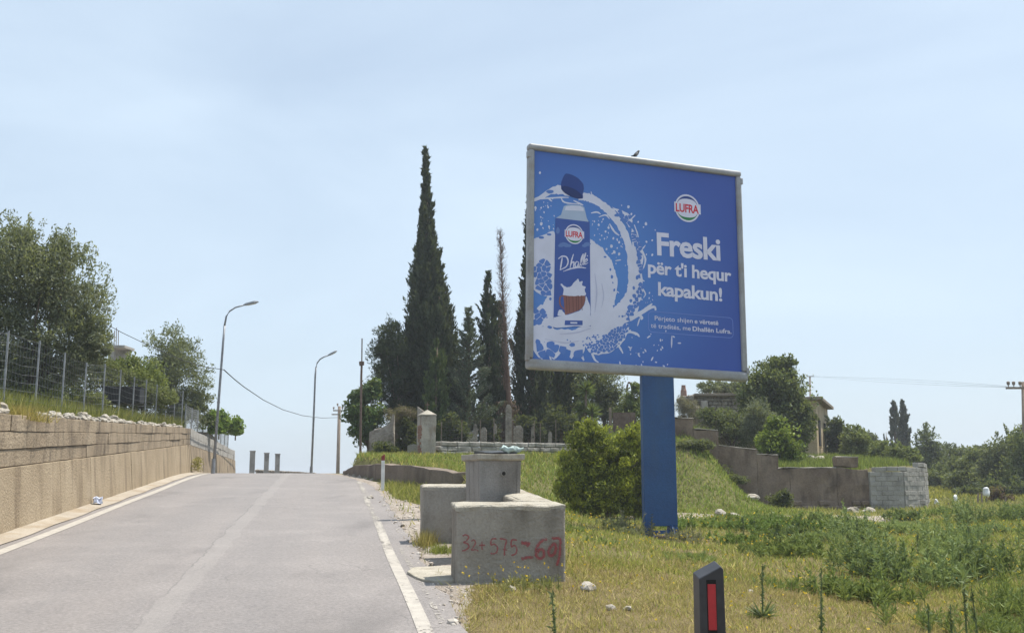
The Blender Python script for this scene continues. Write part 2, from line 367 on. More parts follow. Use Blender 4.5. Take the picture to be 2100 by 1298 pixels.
# concrete gutter between the line and the wall
Kn = np.array([-4.32, -4.1, -3.95, -3.84]); Kz = np.array([.07, .035, .018, .012])
tg = np.arange(-6, 34, .4); A, B = np.meshgrid(tg, Kn, indexing='ij'); B = B+.02*np.sin(A*2.3)*(B > -4.0)
XY = A[..., None]*RD+B[..., None]*RN
o = gridmesh('gutter', XY[..., 0], XY[..., 1], road_z(A)+Kz[None, :], M['gutter']); tag(o, kind='structure')
def road_line(name, n0, n1, t0, t1, wear):
    tt = np.arange(t0, t1, .3); A, B = np.meshgrid(tt, np.array([n0, (n0+n1)/2, n1]), indexing='ij')
    off = .008*np.sin(A*.9); XY = A[..., None]*RD+(B+off)[..., None]*RN
    o = gridmesh(name, XY[..., 0], XY[..., 1], road_z(A)+.007, M['paint'], {'wear': wear(A, B)}); return tag(o, kind='structure')
road_line('road_marking', -3.72, -3.57, -3, 42, lambda t, n: .36+0*t)
road_line('road_marking', .635, .75, -2, 27, lambda t, n: .40+.12*(np.abs(n-.69) > .04)+.2*sst(12.5, 17, t))
road_line('road_marking', .82, .87, -2, 13, lambda t, n: .74+0*t)
# the raised ground behind the retaining wall
dn = np.array([0, .25, .5, 1, 1.6, 2.4, 3.4, 5, 7, 10, 14, 20, 28, 40.]); tb = np.arange(0, 50, .5)
A, B = np.meshgrid(tb, dn, indexing='ij')
def bank_z(t, d): return wt(t)-.07 + np.interp(d, [0, .6, 2, 5, 10, 20, 40], [0, .05, .22, .55, 1.0, 1.5, 1.8]) - sst(38, 50, t)*1.3 + .05*np.sin(t*2.1+d*1.7)*np.sin(d*2.3)*np.minimum(1, d)
XY = A[..., None]*RD+(-4.45-B)[..., None]*RN
o = gridmesh('embankment', XY[..., 0], XY[..., 1], bank_z(A, B), M['ground'], {'gravel': 0*A, 'green': .55+0*A}); tag(o, kind='structure')
# terrace behind the stepped wall
def terr_z(x, y):
    z = np.interp(x, [2.2, 3.6, 4.6, 5.4, 6.15, 6.3, 7.3, 8.1, 10.6, 14.2, 22], [2.3, 2.8, 3.2, 2.98, 2.85, 2.36, 2.15, 1.82, 1.80, 1.78, 1.5])
    return z + np.clip((y-31)*.05, 0, .9) - np.clip((y-52)*.12, 0, 6) + .04*np.sin(x*2+y)*np.sin(y*1.7)
xs = np.arange(2.2, 14.15, .25); k = np.linspace(0, 1, 60)
ymin = np.interp(xs, [2.2, 10.55, 14.2], [31.25, 31.25, 36.2]); k = np.concatenate([[0], k]); A, K = np.meshgrid(xs, k, indexing='ij'); Yg = ymin[:, None]+(62-ymin[:, None])*K; Zg = terr_z(A, Yg); Zg[:, 0] = .2
A = np.vstack([A, A[-1:]]); Yg = np.vstack([Yg, Yg[-1:]]); Zg = np.vstack([Zg, 0*Zg[-1:]])
o = gridmesh('terrace', A, Yg, Zg, M['ground'], {'gravel': 0*A, 'green': .8+0*A}); tag(o, kind='structure')
rng = np.random.default_rng(11); random.seed(5)
def gz(x, y): return float(ground_z(np.array([x]), np.array([y]))[0])
# ------------------------------------------------------------------ left retaining wall
def pt(t): return 1.656+(t-14.3)*.051
def wpoint(n, t, z): a = NT(n, t); return (a[0], a[1], z)
def slab(mb, t0, t1, nf0, nf1, nb, z0, z1):
    "piece of wall between t0 and t1; front at nf0 (bottom) and nf1 (top); z0,z1 functions of t"
    v = []
    for t in (t0, t1):
        v += [wpoint(nf0, t, z0(t)), wpoint(nf1, t, z1(t)), wpoint(nb, t, z1(t)), wpoint(nb, t, z0(t))]
    mb.add(v, [(0, 1, 2, 3), (7, 6, 5, 4), (0, 4, 5, 1), (1, 5, 6, 2), (2, 6, 7, 3), (3, 7, 4, 0)])
def retaining(label, ta, tb, ztop, zmid, pm, bmt, courses, plen, blen):
    a = NT(-4.3, (ta+tb)/2); root = thing('retaining_wall', (a[0], a[1], float(road_z(np.array((ta+tb)/2)))), label, 'wall')
    c = MB(); slab(c, ta+.02, tb-.02, -4.17, -4.275, -4.50, lambda t: float(road_z(t))-.2, lambda t: ztop(t)-.03); c.build('core', M['joint'], root)
    t = ta
    while t < tb-.05:
        e = min(tb, t+plen*random.uniform(.8, 1.25)); k = MB(); off = random.uniform(-.012, .012)
        slab(k, t+.003, e-.003, -4.12+off*.5, -4.205+off*.5, -4.40, lambda t: float(road_z(t))-.15, lambda t: zmid(t)-.006)
        k.build('panel', pm, root, bevel=.005, seg=1, sub=3, jit=.010, jscale=1.6); t = e
    for i in range(courses):
        t = ta
        while t < tb-.05:
            e = min(tb, t+blen*random.uniform(.55, 1.45)); k = MB(); off = random.uniform(-.010, .008)
            f0 = (lambda i: lambda t: zmid(t)+(ztop(t)-zmid(t))*i/courses+.005)(i); dz = random.uniform(-.015, .01) if i == courses-1 else -.003
            f1 = (lambda i, dz: lambda t: zmid(t)+(ztop(t)-zmid(t))*(i+1)/courses+dz)(i, dz)
            slab(k, t+.004, e-.004, -4.22+off, -4.225+off, -4.47, f0, f1)
            k.build('block', bmt, root, bevel=.006, seg=1, sub=2, jit=.012, jscale=4); t = e
    return root
retaining('long tan retaining wall of concrete panels and stone blocks beside the near road', 4, 32.2, lambda t: float(wt(t)), pt, M['panel'], M['block'], 3, 2.0, 1.7)
retaining('farther greyer retaining wall continuing behind the street lamp at the crest', 32.3, 47, lambda t: 3.05-(t-32.3)*.018, lambda t: 2.55-(t-32.3)*.012, M['block'], M['greyblock'], 2, 1.6, .9)

def rock_mesh(seed, flat=.75):
    bm = bmesh.new(); bmesh.ops.create_icosphere(bm, subdivisions=2, radius=1)
    s = Vector((seed*3.7, seed*1.3, seed*7.1))
    for v in bm.verts:
        d = v.co.normalized(); k = 1+.45*mnoise.noise(d*1.3+s)+.22*mnoise.noise(d*3.1+s); v.co = d*k; v.co.z *= flat
        if v.co.z < -.4: v.co.z = -.4
    me = bpy.data.meshes.new('rock'); bm.to_mesh(me); bm.free(); return me
ROCKS = [rock_mesh(i) for i in range(8)]
for me in ROCKS: me.materials.append(M['rock'])
def rock(name, loc, s, label, cat='rock', group=None, i=None):
    o = bpy.data.objects.new(name, ROCKS[random.randrange(8) if i is None else i]); COL.objects.link(o); o.location = tuple(map(float, loc))
    o.scale = (s*random.uniform(.8, 1.35), s*random.uniform(.8, 1.2), s*random.uniform(.75, 1.1)); o.rotation_euler = (random.uniform(-.2, .2), random.uniform(-.2, .2), random.uniform(0, 6.3))
    return tag(o, label, cat, group)
t = 12.6
while t < 31.5:
    if not (14.9 < t < 16.1) or random.random() < .1:
        a = NT(-4.36+random.uniform(-.07, .05), t); s = random.uniform(.05, .105)*(1 if t < 24 else .8)
        rock('stone', (a[0], a[1], wt(t)+s*.3), s, 'small pale limestone rock in the row laid along the tan retaining wall top', 'stone', 'stones along the retaining wall top')
        if random.random() < .45:
            a = NT(-4.42, t+.05); rock('stone', (a[0], a[1], wt(t)+s*1.1), s*.8, 'small pale limestone rock in the row laid along the tan retaining wall top', 'stone', 'stones along the retaining wall top')
    t += random.uniform(.16, .42)

# ------------------------------------------------------------------ wire fences
def fence(label, pts, height, nw, vstep, pm, wm, pr=.025, wr=.0035, lean=0, kind='wire_fence'):
    "pts: ground points of the posts"
    pts = [np.array(p, float) for p in pts]; root = thing(kind, pts[0], label, 'fence'); tops = []
    for p in pts:
        l = np.array([random.uniform(-lean, lean), random.uniform(-lean, lean), 0]); h = height*random.uniform(.95, 1.06)
        MB().tube([p-[0, 0, .2], p+l+[0, 0, h]], [pr, pr*.95], 6).build('post', pm, root); tops.append(p+l+[0, 0, h])
    for k in range(nw):
        f = .04+.93*k/(nw-1); mb = MB(); line = []
        for a, b, ta, tb in zip(pts[:-1], pts[1:], tops[:-1], tops[1:]):
            p0 = a+(ta-a)*f; p1 = b+(tb-b)*f
            for q in (0, .5): line.append(p0+(p1-p0)*q+np.array([0, 0, -.02*(q == .5)*random.uniform(.2, 1.5)]))
        line.append(pts[-1]+(tops[-1]-pts[-1])*f); mb.tube(line, wr, 3, False); mb.build('wire', wm, root)
    mb = MB()
    for a, b, ta, tb in zip(pts[:-1], pts[1:], tops[:-1], tops[1:]):
        L = np.linalg.norm(b-a); m = int(L/vstep)
        for j in range(1, m):
            q = j/m; p0 = a+(b-a)*q; p1 = ta+(tb-ta)*q; mb.tube([p0+(p1-p0)*.04, p0+(p1-p0)*.97], wr*.8, 3, False)
    if mb.v: tag(mb.build('wire_mesh', wm, root), kind='stuff')
    return root
fp = []
for i in range(14):
    t = 12.8+1.65*i; a = NT(-4.78, t); fp.append((a[0], a[1], float(bank_z(np.array(t), np.array(.33)))))
fence('tall wire mesh fence on grey posts above the tan retaining wall', fp, 1.25, 10, .16, M['galv'], M['wire'], .017, .0024)
fp = []
for i in range(10):
    t = 33.+1.5*i; a = NT(-4.5, t); fp.append((a[0], a[1], 3.03-(t-32.3)*.018))
fence('pale netting fence above the farther wall section near the crest', fp, .85, 12, .10, M['galv'], plain('pale_net', (.5, .5, .5), .7), .022, .004)

# ------------------------------------------------------------------ street lamps, poles, cables
def lamp(label, pxs, head, Y, r0):
    b = P(*pxs[0], Y); zb = float(road_z(b[0]*RD[0]+b[1]*RD[1])); b[2] = min(b[2], zb)
    root = thing('street_lamp', b, label, 'street lamp', 'street lamps at the road crest')
    pts = [P(a, c, Y) for a, c in pxs]; pts[0] = b-np.array([0, 0, .1]); k = len(pts)
    sp_ = 4
    MB().tube(pts[:sp_], np.linspace(r0, r0*.72, sp_), 10).build('pole', M['lamp_grey'], root, smooth=True)
    MB().tube(pts[sp_-1:], np.linspace(r0*.715, r0*.5, k-sp_+1), 8).build('arm', M['lamp_grey'], root, smooth=True)
    MB().tube([b+[0, 0, -.05], b+[0, 0, .45]], [r0*1.5, r0*1.35], 10).build('base_sleeve', M['lamp_grey'], root)
    h0, h1 = P(*head[0], Y), P(*head[1], Y); d = h1-h0; h = MB(); w = .085
    v = []
    for q, hh, ww in ((-.05, .02, .03), (.15, .045, .075), (.75, .05, .10), (1, .018, .05)):
        p = h0+d*q
        v += [p+[0, -ww, -hh*.4], p+[0, ww, -hh*.4], p+[0, ww*.7, hh], p+[0, -ww*.7, hh]]
    fs = [(3, 2, 1, 0), (12, 13, 14, 15)]
    for s in range(3):
        for c in range(4): fs.append((s*4+c, s*4+(c+1) % 4, s*4+4+(c+1) % 4, s*4+4+c))
    hd = h.add(v, fs).build('lamp_head', M['lamp_grey'], root, bevel=.006)
    g = MB(); m = h0+d*.5; ang = math.atan2(d[2], d[0]); g.v = []
    gl = [h0+d*.25+[0, -.05, -.024], h0+d*.25+[0, .05, -.024], h0+d*.8+[0, .06, -.026], h0+d*.8+[0, -.06, -.026]]
    g.add(gl+[q-[0, 0, .012] for q in gl], [(0, 1, 2, 3), (7, 6, 5, 4), (0, 4, 5, 1), (1, 5, 6, 2), (2, 6, 7, 3), (3, 7, 4, 0)]).build('lens', M['whitebag'], root)
    for zz in (.42, .58): MB().tube([b+(pts[1]-b)*zz*1.6+[0, 0, 0], b+(pts[1]-b)*zz*1.6+[0, 0, .05]], r0*1.12, 8).build('clamp_band', M['galv'], root)
    return root
lamp('nearer and taller curved-arm street lamp beside the left retaining wall', [(437, 964), (449, 815), (457, 710), (460.5, 668), (464, 649), (471, 638), (483, 630.5), (500, 626)], ((500, 626), (530, 619)), 31.5, .043)
lamp('farther and smaller curved-arm street lamp beyond the road crest', [(638, 974), (643.5, 850), (646.5, 770), (648, 754), (650.5, 744), (656, 737), (664, 732), (673, 729)], ((672, 729.5), (691, 720)), 42, .045)
def upole(label, px, top, Y, base_z, r, arm, ins, am=None, lean=0):
    b = P(px, 960, Y); b[2] = base_z; tp = P(px+lean, top, Y); root = thing('utility_pole', b, label, 'utility pole')
    MB().tube([b-[0, 0, .3], tp], [r, r*.75], 9).build('pole', M['wood'], root, smooth=True)
    for (x0, x1, y) in arm:
        a, c = P(x0, y, Y), P(x1, y, Y); MB().box((a+c)/2+[0, -r*1.0, 0], (np.linalg.norm(c-a), .08, .09)).build('crossarm', am or M['wood'], root)
    for (x, y) in ins:
        a = P(x, y, Y)+[0, -r*1.0, 0]; MB().tube([a, a+[0, 0, .08], a+[0, 0, .1], a+[0, 0, .22], a+[0, 0, .25]], [.02, .02, .06, .075, .03], 7).build('insulator', M['whitebag'] if Y > 100 else M['wood'], root)
    return root
upole('grey utility pole with short crossarm standing beyond the road crest', 693, 833, 80, -.3, .16, [(684, 704, 842), (681, 697, 850)], [(685, 841), (693, 834), (703, 841)], lean=3)
upole('utility pole with three insulators at the right edge of the field', 2098, 783, 45, .7, .10, [(2061, 2104, 796)], [(2066, 794), (2077, 794), (2090, 794)])
upole('distant tiny utility pole top behind the big leafy tree', 1661, 772, 120, -1, .13, [(1653, 1669, 772)], [(1655, 771), (1667, 771)])
b = P(739, 950, 33); b[2] = gz(b[0], b[1]); root = thing('iron_mast', b, 'thin rusty iron mast standing beside the mulberry tree at the crest', 'mast')
MB().tube([b-[0, 0, .2], P(741, 770, 33), P(742, 742, 33)], [.04, .036, .033], 8).build('pole', M['rust'], root)
MB().tube([P(742, 742, 33), P(742.5, 694, 33)], [.022, .02], 6).build('top_rod', M['rust'], root)
MB().tube([P(739, 750, 33), P(739, 742, 33)], [.035, .05], 6).build('insulator', M['wood'], root)
MB().box(P(742, 745, 33), (.14, .12, .12)).build('clamp', M['rust'], root)
def cable(label, pts, r):
    k = MB(); k.tube([P(*q) for q in pts], r, 5); return tag(k.build('cable', M['cable'], smooth=True), label, 'cable')
cable('sagging black cable from the nearer street lamp to the far utility pole', [(459, 758, 31.55), (480, 777, 34.5), (500, 793, 38), (540, 820, 45), (580, 840, 52), (620, 852, 60), (660, 857, 70), (693, 856, 79.8)], .017)
cable('short cable running from the left trees to the nearer street lamp', [(200, 655, 29), (250, 682, 29.3), (300, 706, 29.7), (360, 733, 30.2), (410, 751, 30.9), (459, 758, 31.45)], .010)
for k, (ya, yb, x0) in enumerate(((771, 794, 1655), (771, 794, 1661), (772, 794, 1667))):
    x1 = (2066, 2077, 2090)[k]; pts = []
    for q in np.linspace(0, 1, 15):
        Yq = 1/((1-q)/119.9+q/45.); pts.append((x0+(x1-x0)*q, ya+(yb-ya)*q+8*4*q*(1-q)*.5-k*4*q*(1-q)*4, Yq))
    cable(('uppermost', 'middle', 'lowest')[2-k] + ' of three thin overhead wires crossing the right sky', pts, .0045)

# ------------------------------------------------------------------ beyond the crest
for lab, px, top, w in (('leftmost and nearest of three concrete gate posts beyond the crest', 517, 924, .25), ('middle one of three concrete gate posts beyond the crest', 546, 928, .23), ('rightmost of three concrete gate posts beyond the crest', 568.5, 930, .22)):
    a = P(px, 960, 50); zb = float(road_z(a[0]*RD[0]+a[1]*RD[1])); zt = P(px, top, 50)[2]; r_ = thing('gate_post', (a[0], a[1], zb), lab, 'post', 'gate posts beyond the crest')
    MB().box((a[0], a[1], (zb-.3+zt-.05)/2), (w, w, zt-.05-zb+.3), .25).build('shaft', M['greyblock'], r_, bevel=.012, sub=2, jit=.01)
    MB().box((a[0], a[1], zt-.025), (w+.04, w+.04, .05), .25).build('cap', M['greyblock'], r_, bevel=.01)
r_ = thing('stone_wall', P(582, 968, 51), 'low rubble stone wall between the gate posts and the farther lamp', 'wall')
x = 524
while x < 642:
    wpx = random.uniform(5, 9)
    for row in range(3):
        top = 962+(x-524)*.055-row*0; a = P(x+wpx/2+row*2, top+3+row*5.5, 51); k = MB(); k.box(a, (wpx*51/2100*.97, .35, 5.2*51/2100), random.uniform(-.1, .1)); k.build('stone', M['rubble'], r_, bevel=.025, seg=1, jit=.02)
    x += wpx
r_ = thing('unfinished_building', P(240, 760, 52), 'unfinished concrete building with bare rebar rising behind the left trees', 'building')
MB().box(P(243, 714, 52), (1.15, 1.4, .13)).build('roof_slab', M['greyblock'], r_, bevel=.01)
for px, yo in ((236, -.45), (254, .4)): MB().box(P(px, 742, 52)+[0, yo, 0], (.28, .28, 1.25)).build('column', M['greyblock'], r_, bevel=.01)
MB().box(P(247, 742, 52)+[0, .3, 0], (.75, .12, 1.22)).build('infill_wall', M['whitewall'], r_)
for dx in (-3, 0, 3): MB().tube([P(238+dx, 713, 52)+[0, dx*.03, 0], P(239+dx*.8, 672+abs(dx)*2, 52)+[0, dx*.03, 0]], .02, 5).build('rebar', M['rust'], r_)
r_ = thing('water_tank', P(255, 823, 26.6), 'black plastic sheeted tank low behind the left wire fence', 'tank')
MB().box(P(254, 812, 26.6), (.92, .6, .42), .15).build('body', M['black'], r_, bevel=.04, sub=1, jit=.02)
MB().box(P(254, 796, 26.6), (.98, .66, .04), .15).build('lid', M['black'], r_, bevel=.012)

# ------------------------------------------------------------------ bank kerb wall, ruin, gate tower, low white wall
line = [(938, 968, 22.6), (890, 960, 23.7), (840, 955, 25), (780, 951, 27), (735, 954, 29), (712, 967, 30.4)]
r_ = thing('kerb_wall', P(840, 988, 25), 'low brown concrete kerb wall holding the grassy bank at the road', 'wall')
for (a, b) in zip(line[:-1], line[1:]):
    p, q = P(*a), P(*b); d = (q-p)[:2]; L = np.linalg.norm(d); d /= L; nn = np.array([d[1], -d[0]])*.17
    if nn[0] < 0: nn = -nn
    zb0 = float(road_z(p[0]*RD[0]+p[1]*RD[1]))-.3; zb1 = float(road_z(q[0]*RD[0]+q[1]*RD[1]))-.3
    p2, q2 = p[:2]+d*.004, q[:2]-d*.004
    poly = [p2-nn*.7, q2-nn*.7, q2+nn*1.3, p2+nn*1.3]
    MB().prism(poly, [zb0, zb1, zb1, zb0], [p[2], q[2], q[2], p[2]]).build('section', M['curbwall'], r_, bevel=.02, sub=3, jit=.035, jscale=2.5)
def plate(pxpoly, Y, depth, rz=0):
    "upright plate: outline given at distance Y, with real thickness"
    fr = [P(a, b, Y) for a, b in pxpoly]; c = np.mean(fr, 0); co, si = math.cos(rz), math.sin(rz); out = []
    for dy in (0, depth):
        for q in fr: dx = q[0]-c[0]; out.append((c[0]+dx*co-dy*si, Y+dx*si+dy*co, q[2]))
    n = len(fr); return MB().add(out, [tuple(reversed(range(n))), tuple(range(n, 2*n))]+[(i, (i+1) % n, n+(i+1) % n, n+i) for i in range(n)])
o = plate([(756, 952), (758, 886), (767, 880), (781, 877), (794, 871), (802, 866), (804, 850), (808, 850), (809, 955)], 31.6, .35, .1).build('ruined_wall', M['rubble'], sub=3, jit=.05)
tag(o, 'broken grey stone wall stub under the pines left of the gate pillar', 'wall')
o = plate([(835, 935), (836, 914), (848, 911), (857, 913), (858, 936)], 30.6, .3).build('ruined_wall', M['whitewall'], sub=3, jit=.03)
tag(o, 'short whitewashed wall stub touching the left side of the gate pillar', 'wall')
b = P(874, 937, 30); b[2] = gz(b[0], b[1]); s = .43; th = math.radians(20)
r_ = thing('gate_pillar', b, 'weathered square gate pillar with pyramid cap and small iron cross', 'pillar')
zt = P(874, 853, 30)[2]
MB().box((b[0], b[1]+.15, (b[2]-.2+zt)/2), (s, s, zt-b[2]+.2), th).build('shaft', M['lime'], r_, bevel=.015, sub=5, jit=.02, jscale=5)
c0 = np.array([b[0], b[1]+.15]); cs = []
for k in range(4):
    a = th+math.pi/4+k*math.pi/2; cs.append(c0+np.array([math.cos(a), math.sin(a)])*s*.75)
mb = MB().prism(cs, zt, zt+.04); mb.build('cap_slab', M['concrete_top'], r_, bevel=.01)
mb = MB(); mb.add([(*c, zt+.042) for c in cs]+[(c0[0], c0[1], zt+.2)], [(3, 2, 1, 0), (0, 1, 4), (1, 2, 4), (2, 3, 4), (3, 0, 4)]).build('cap', M['concrete_top'], r_)
MB().tube([(c0[0], c0[1], zt+.18), (c0[0], c0[1], zt+.42)], .012, 5).tube([(c0[0]-.06, c0[1], zt+.34), (c0[0]+.06, c0[1], zt+.34)], .012, 5).build('cross', M['rust'], r_)
# brick exposed on the left face
lx = np.array([math.cos(th+math.pi), math.sin(th+math.pi)]); ly = np.array([-lx[1], lx[0]])
z = b[2]; row = 0
while z < zt-.32:
    for k in range(2):
        w = .19; cxy = c0+lx*(s/2+.006)+ly*((k-.5)*.2+(row % 2)*.03)
        if random.random() < .8: MB().box((cxy[0], cxy[1], z+.04), (.03, w, .07), th).build('brick', M['redbrick'], r_, bevel=.006, seg=1)
    z += .082; row += 1
b2 = P(862, 930, 31.3); b2[2] = gz(b2[0], b2[1]); zt2 = P(862, 834, 31.3)[2]
r_ = thing('gate_pillar', b2, 'thinner pale gate pillar with a dark slot behind the capped pillar', 'pillar')
MB().prism([(b2[0]-.10, b2[1]-.14), (b2[0]+.10, b2[1]-.14), (b2[0]+.10, b2[1]+.14), (b2[0]-.10, b2[1]+.14)], b2[2]-.2, [zt2, zt2-.14, zt2-.14, zt2]).build('shaft', M['lime'], r_, bevel=.012, sub=3, jit=.015)
MB().box((b2[0]-.03, b2[1]-.152, P(862, 872, 31.3)[2]), (.05, .012, .34)).build('slot', M['hole'], r_)
# low white wall of rough stones
r_ = thing('low_stone_wall', P(1020, 925, 32.5), 'low whitewashed stone wall in front of the cypress fence', 'wall')
pa, pb = P(899, 905, 30.5), P(1152, 909, 34); d = (pb-pa)[:2]; L = np.linalg.norm(d); d /= L
for row in range(3):
    u = -.1*(row % 2)
    while u < L:
        w = random.uniform(.28, .6); q = (u+w/2)/L; c = pa[:2]+d*(u+w/2); zt = pa[2]+(pb[2]-pa[2])*q; h = .14
        MB().box((c[0], c[1], zt-h/2-row*(h+.004)), (w-.012, .32, h+random.uniform(-.012, .008 if row else .0)), math.atan2(d[1], d[0])+random.uniform(-.02, .02)).build('stone', M['whitewall'], r_, bevel=.022, seg=1, sub=1, jit=.018, jscale=6); u += w
fp = []
for px in (905, 947, 985, 1013, 1050, 1096, 1108, 1140, 1176, 1205):
    q = (px-899)/(1152-899); c = pa[:2]+(pb-pa)[:2]*q; Yy = c[1]+.45; a = P(px, 900, Yy); fp.append((a[0], a[1], gz(a[0], a[1])))
fence('dark wire fence on thin posts standing behind the low white wall', fp, 1.05, 9, .14, M['wood'], M['cable'], .016, .002)
# slabs behind the fence
for k, (px, w, top, bot, lab) in enumerate(((967, 20, 884, 908, 'low broad pale grave slab just right of the gate pillar behind the fence'), (992, 13, 876, 908, 'second pale grave slab from the gate pillar behind the fence'), (1015, 7, 868, 908, 'slim pale upright slab below the slender cypress'),
        (1043, 13, 830, 908, 'tall whitewashed slab standing beside the dead brown cypress'), (1063, 20, 872, 908, 'pointed pale slab right of the dead brown cypress'), (1092, 6, 866, 908, 'narrow pale slab below the billboard left corner'), (1128, 8, 884, 910, 'small pale slab near the right end of the white wall'), (975, 9, 870, 905, 'pale slab set back between the two broad grave slabs'))):
    Yk = 35.2+.25*(k % 3); a = P(px, bot, Yk); a[2] = gz(a[0], a[1]); zt = P(px, top, Yk)[2]; hw = w/2*Yk/2100; r_ = thing('grave_slab', a, lab, 'slab', 'slabs behind the cypress fence')
    m = MB(); pr = [(-hw, a[2]-.1), (hw, a[2]-.1), (hw*.95, zt-.12), (hw*.45, zt), (-hw*.45, zt), (-hw*.95, zt-.12)]
    vs = [(a[0]+x_, a[1]-.05, z_) for x_, z_ in pr]+[(a[0]+x_, a[1]+.05, z_) for x_, z_ in pr]
    m.add(vs, [(5, 4, 3, 2, 1, 0), (6, 7, 8, 9, 10, 11)]+[(i, (i+1) % 6, 6+(i+1) % 6, 6+i) for i in range(6)]).build('slab', M['rubble'], r_, bevel=.01, sub=1, jit=.02)
    MB().box((a[0], a[1], a[2]+.04), (hw*2+.12, .3, .12)).build('plinth', M['rubble'], r_, bevel=.015)

# ------------------------------------------------------------------ stepped wall, grey block wall, houses
r_ = thing('stepped_wall', P(1600, 1048, 31), 'brown rendered retaining wall stepping down the bank behind the billboard post', 'wall')
secs = [(1372, 1421, 858, 860, None), (1421, 1471, 880, 884, None), (1471, 1549, 914, 923, None), (1549, 1593, 932, 934, None), (1593, 1616, 961, 960, None), (1616, 1712, 960, 960, None), (1712, 1778, 960.5, 963, None), (1711, 1756, 938, 938, 958)]
for i, (x0, x1, ya, yb, bot) in enumerate(secs):
    a, b = P(x0, ya, 31), P(x1, yb, 31); dy = (.0, .004, -.004, .0, .004, -.004, -.001, -.008)[i]; zb = .2 if bot is None else P(x0, bot, 31)[2]
    MB().prism([(a[0]+.003, 30.85+dy), (b[0]-.003, 30.85+dy), (b[0]-.003, 31.22), (a[0]+.003, 31.22)], zb, [a[2], b[2], b[2], a[2]]).build('section', M['brownwall'], r_, bevel=.015, sub=6, jit=.05, jscale=2.6)
    if i != 6: MB().prism([(a[0]+.003, 30.83+dy), (b[0]-.003, 30.83+dy), (b[0]-.003, 31.24), (a[0]+.003, 31.24)], [a[2]+.002, b[2]+.002, b[2]+.002, a[2]+.002], [a[2]+.03, b[2]+.03, b[2]+.03, a[2]+.03]).build('coping', M['concrete'], r_, bevel=.008, sub=3, jit=.025, jscale=6)
x = P(1618, 1040, 31)[0]
while x < P(1768, 1040, 31)[0]:
    w = random.uniform(.16, .42)
    for row in range(2):
        if random.random() < (.95 if row == 0 else .6): MB().box((x+w/2, 30.80+random.uniform(-.02, .02), .62+row*.15+.07), (w*.96, .14, .14), random.uniform(-.06, .06)).build('stone', M['brownwall'], r_, bevel=.03, seg=1, sub=1, jit=.03, jscale=7)
    x += w
r_ = thing('block_wall', P(1800, 1045, 31), 'curved pale grey concrete block wall at the end of the brown wall', 'wall')
path = [(10.60, 30.86), (11.7, 31.15), (12.7, 32.2), (13.5, 33.9), (14.0, 36), (14.1, 38.5)]
seg = []; acc = 0
for a, b in zip(path[:-1], path[1:]):
    a, b = np.array(a), np.array(b); L = np.linalg.norm(b-a); m = max(2, int(round(L/.40)))
    for j in range(m): seg.append((a+(b-a)*j/m, a+(b-a)*(j+1)/m))
for row in range(12):
    for j, (a, b) in enumerate(seg):
        if (row % 2) and j < len(seg)-1: a2, b2 = (a+b)/2, (seg[j+1][0]+seg[j+1][1])/2
        else: a2, b2 = a, b
        c = (a2+b2)/2; z0 = .5+row*.14
        lim = np.interp(c[0], [10.6, 11.8, 13, 14.2], [1.80, 1.84, 1.97, 1.72])
        if z0 > lim: continue
        dd = b2-a2; MB().box((c[0], c[1], z0+.07+(random.uniform(-.02, .02) if z0 > lim-.14 else 0)), (np.linalg.norm(dd)-.01, .2+random.uniform(-.015, .015), .131), math.atan2(dd[1], dd[0])).build('block', M['greyblock'], r_, bevel=.008, seg=1, jit=.006)
mb = MB()
for a, b in seg:
    c = (a+b)/2; dd = b-a; mb.box((c[0], c[1], 1.0), (np.linalg.norm(dd), .17, 1.3), math.atan2(dd[1], dd[0]))
mb.build('mortar', M['greyblock'], r_)
# old stone house
r_ = thing('stone_house', P(1500, 862, 44), 'ruined low stone house with slab roof behind the billboard post', 'house')
MB().box(P(1500, 850, 45.5)+[0, 0, -.2], (3.1, 2.6, 1.75)).build('wall', M['joint'], r_)
z = P(1430, 866, 44)[2]; row = 0; x0, x1 = P(1432, 850, 44)[0], P(1572, 850, 44)[0]
while z < P(1430, 814, 44)[2]:
    x = x0-(row % 2)*.1; h = random.uniform(.13, .2)
    while x < x1:
        w = random.uniform(.18, .48); MB().box((x+w/2, 44.12+random.uniform(-.02, .02), z+h/2), (w-.02, .2, h-.016)).build('stone', M['rubble'], r_, bevel=.03, seg=1, jit=.025, jscale=5); x += w
    z += h; row += 1
MB().box(P(1500, 810, 44)+[.05, 1.3, 0], (3.35, 3.1, .11)).build('roof', M['roof'], r_, bevel=.02, sub=2, jit=.03)
b = P(1402, 806, 44.3); c = MB().tube([b-[0, 0, .5], b+[0, 0, .12], b+[0, 0, .14], b+[0, 0, .32], b+[0, 0, .34]], [.16, .13, .11, .085, .1], 8).build('chimney_pot', M['redbrick'], r_)
for i in range(16):
    a = P(random.uniform(1392, 1432), random.uniform(812, 862), 44+random.uniform(-.3, .2)); MB().box(a, (random.uniform(.2, .4), .35, random.uniform(.15, .28)), random.uniform(-.3, .3)).build('stone', M['rubble'], r_, bevel=.04, seg=1, jit=.04)
MB().box(P(1444, 832, 43.85), (.28, .3, .42)).build('stone', M['lime'], r_, bevel=.03, jit=.03)
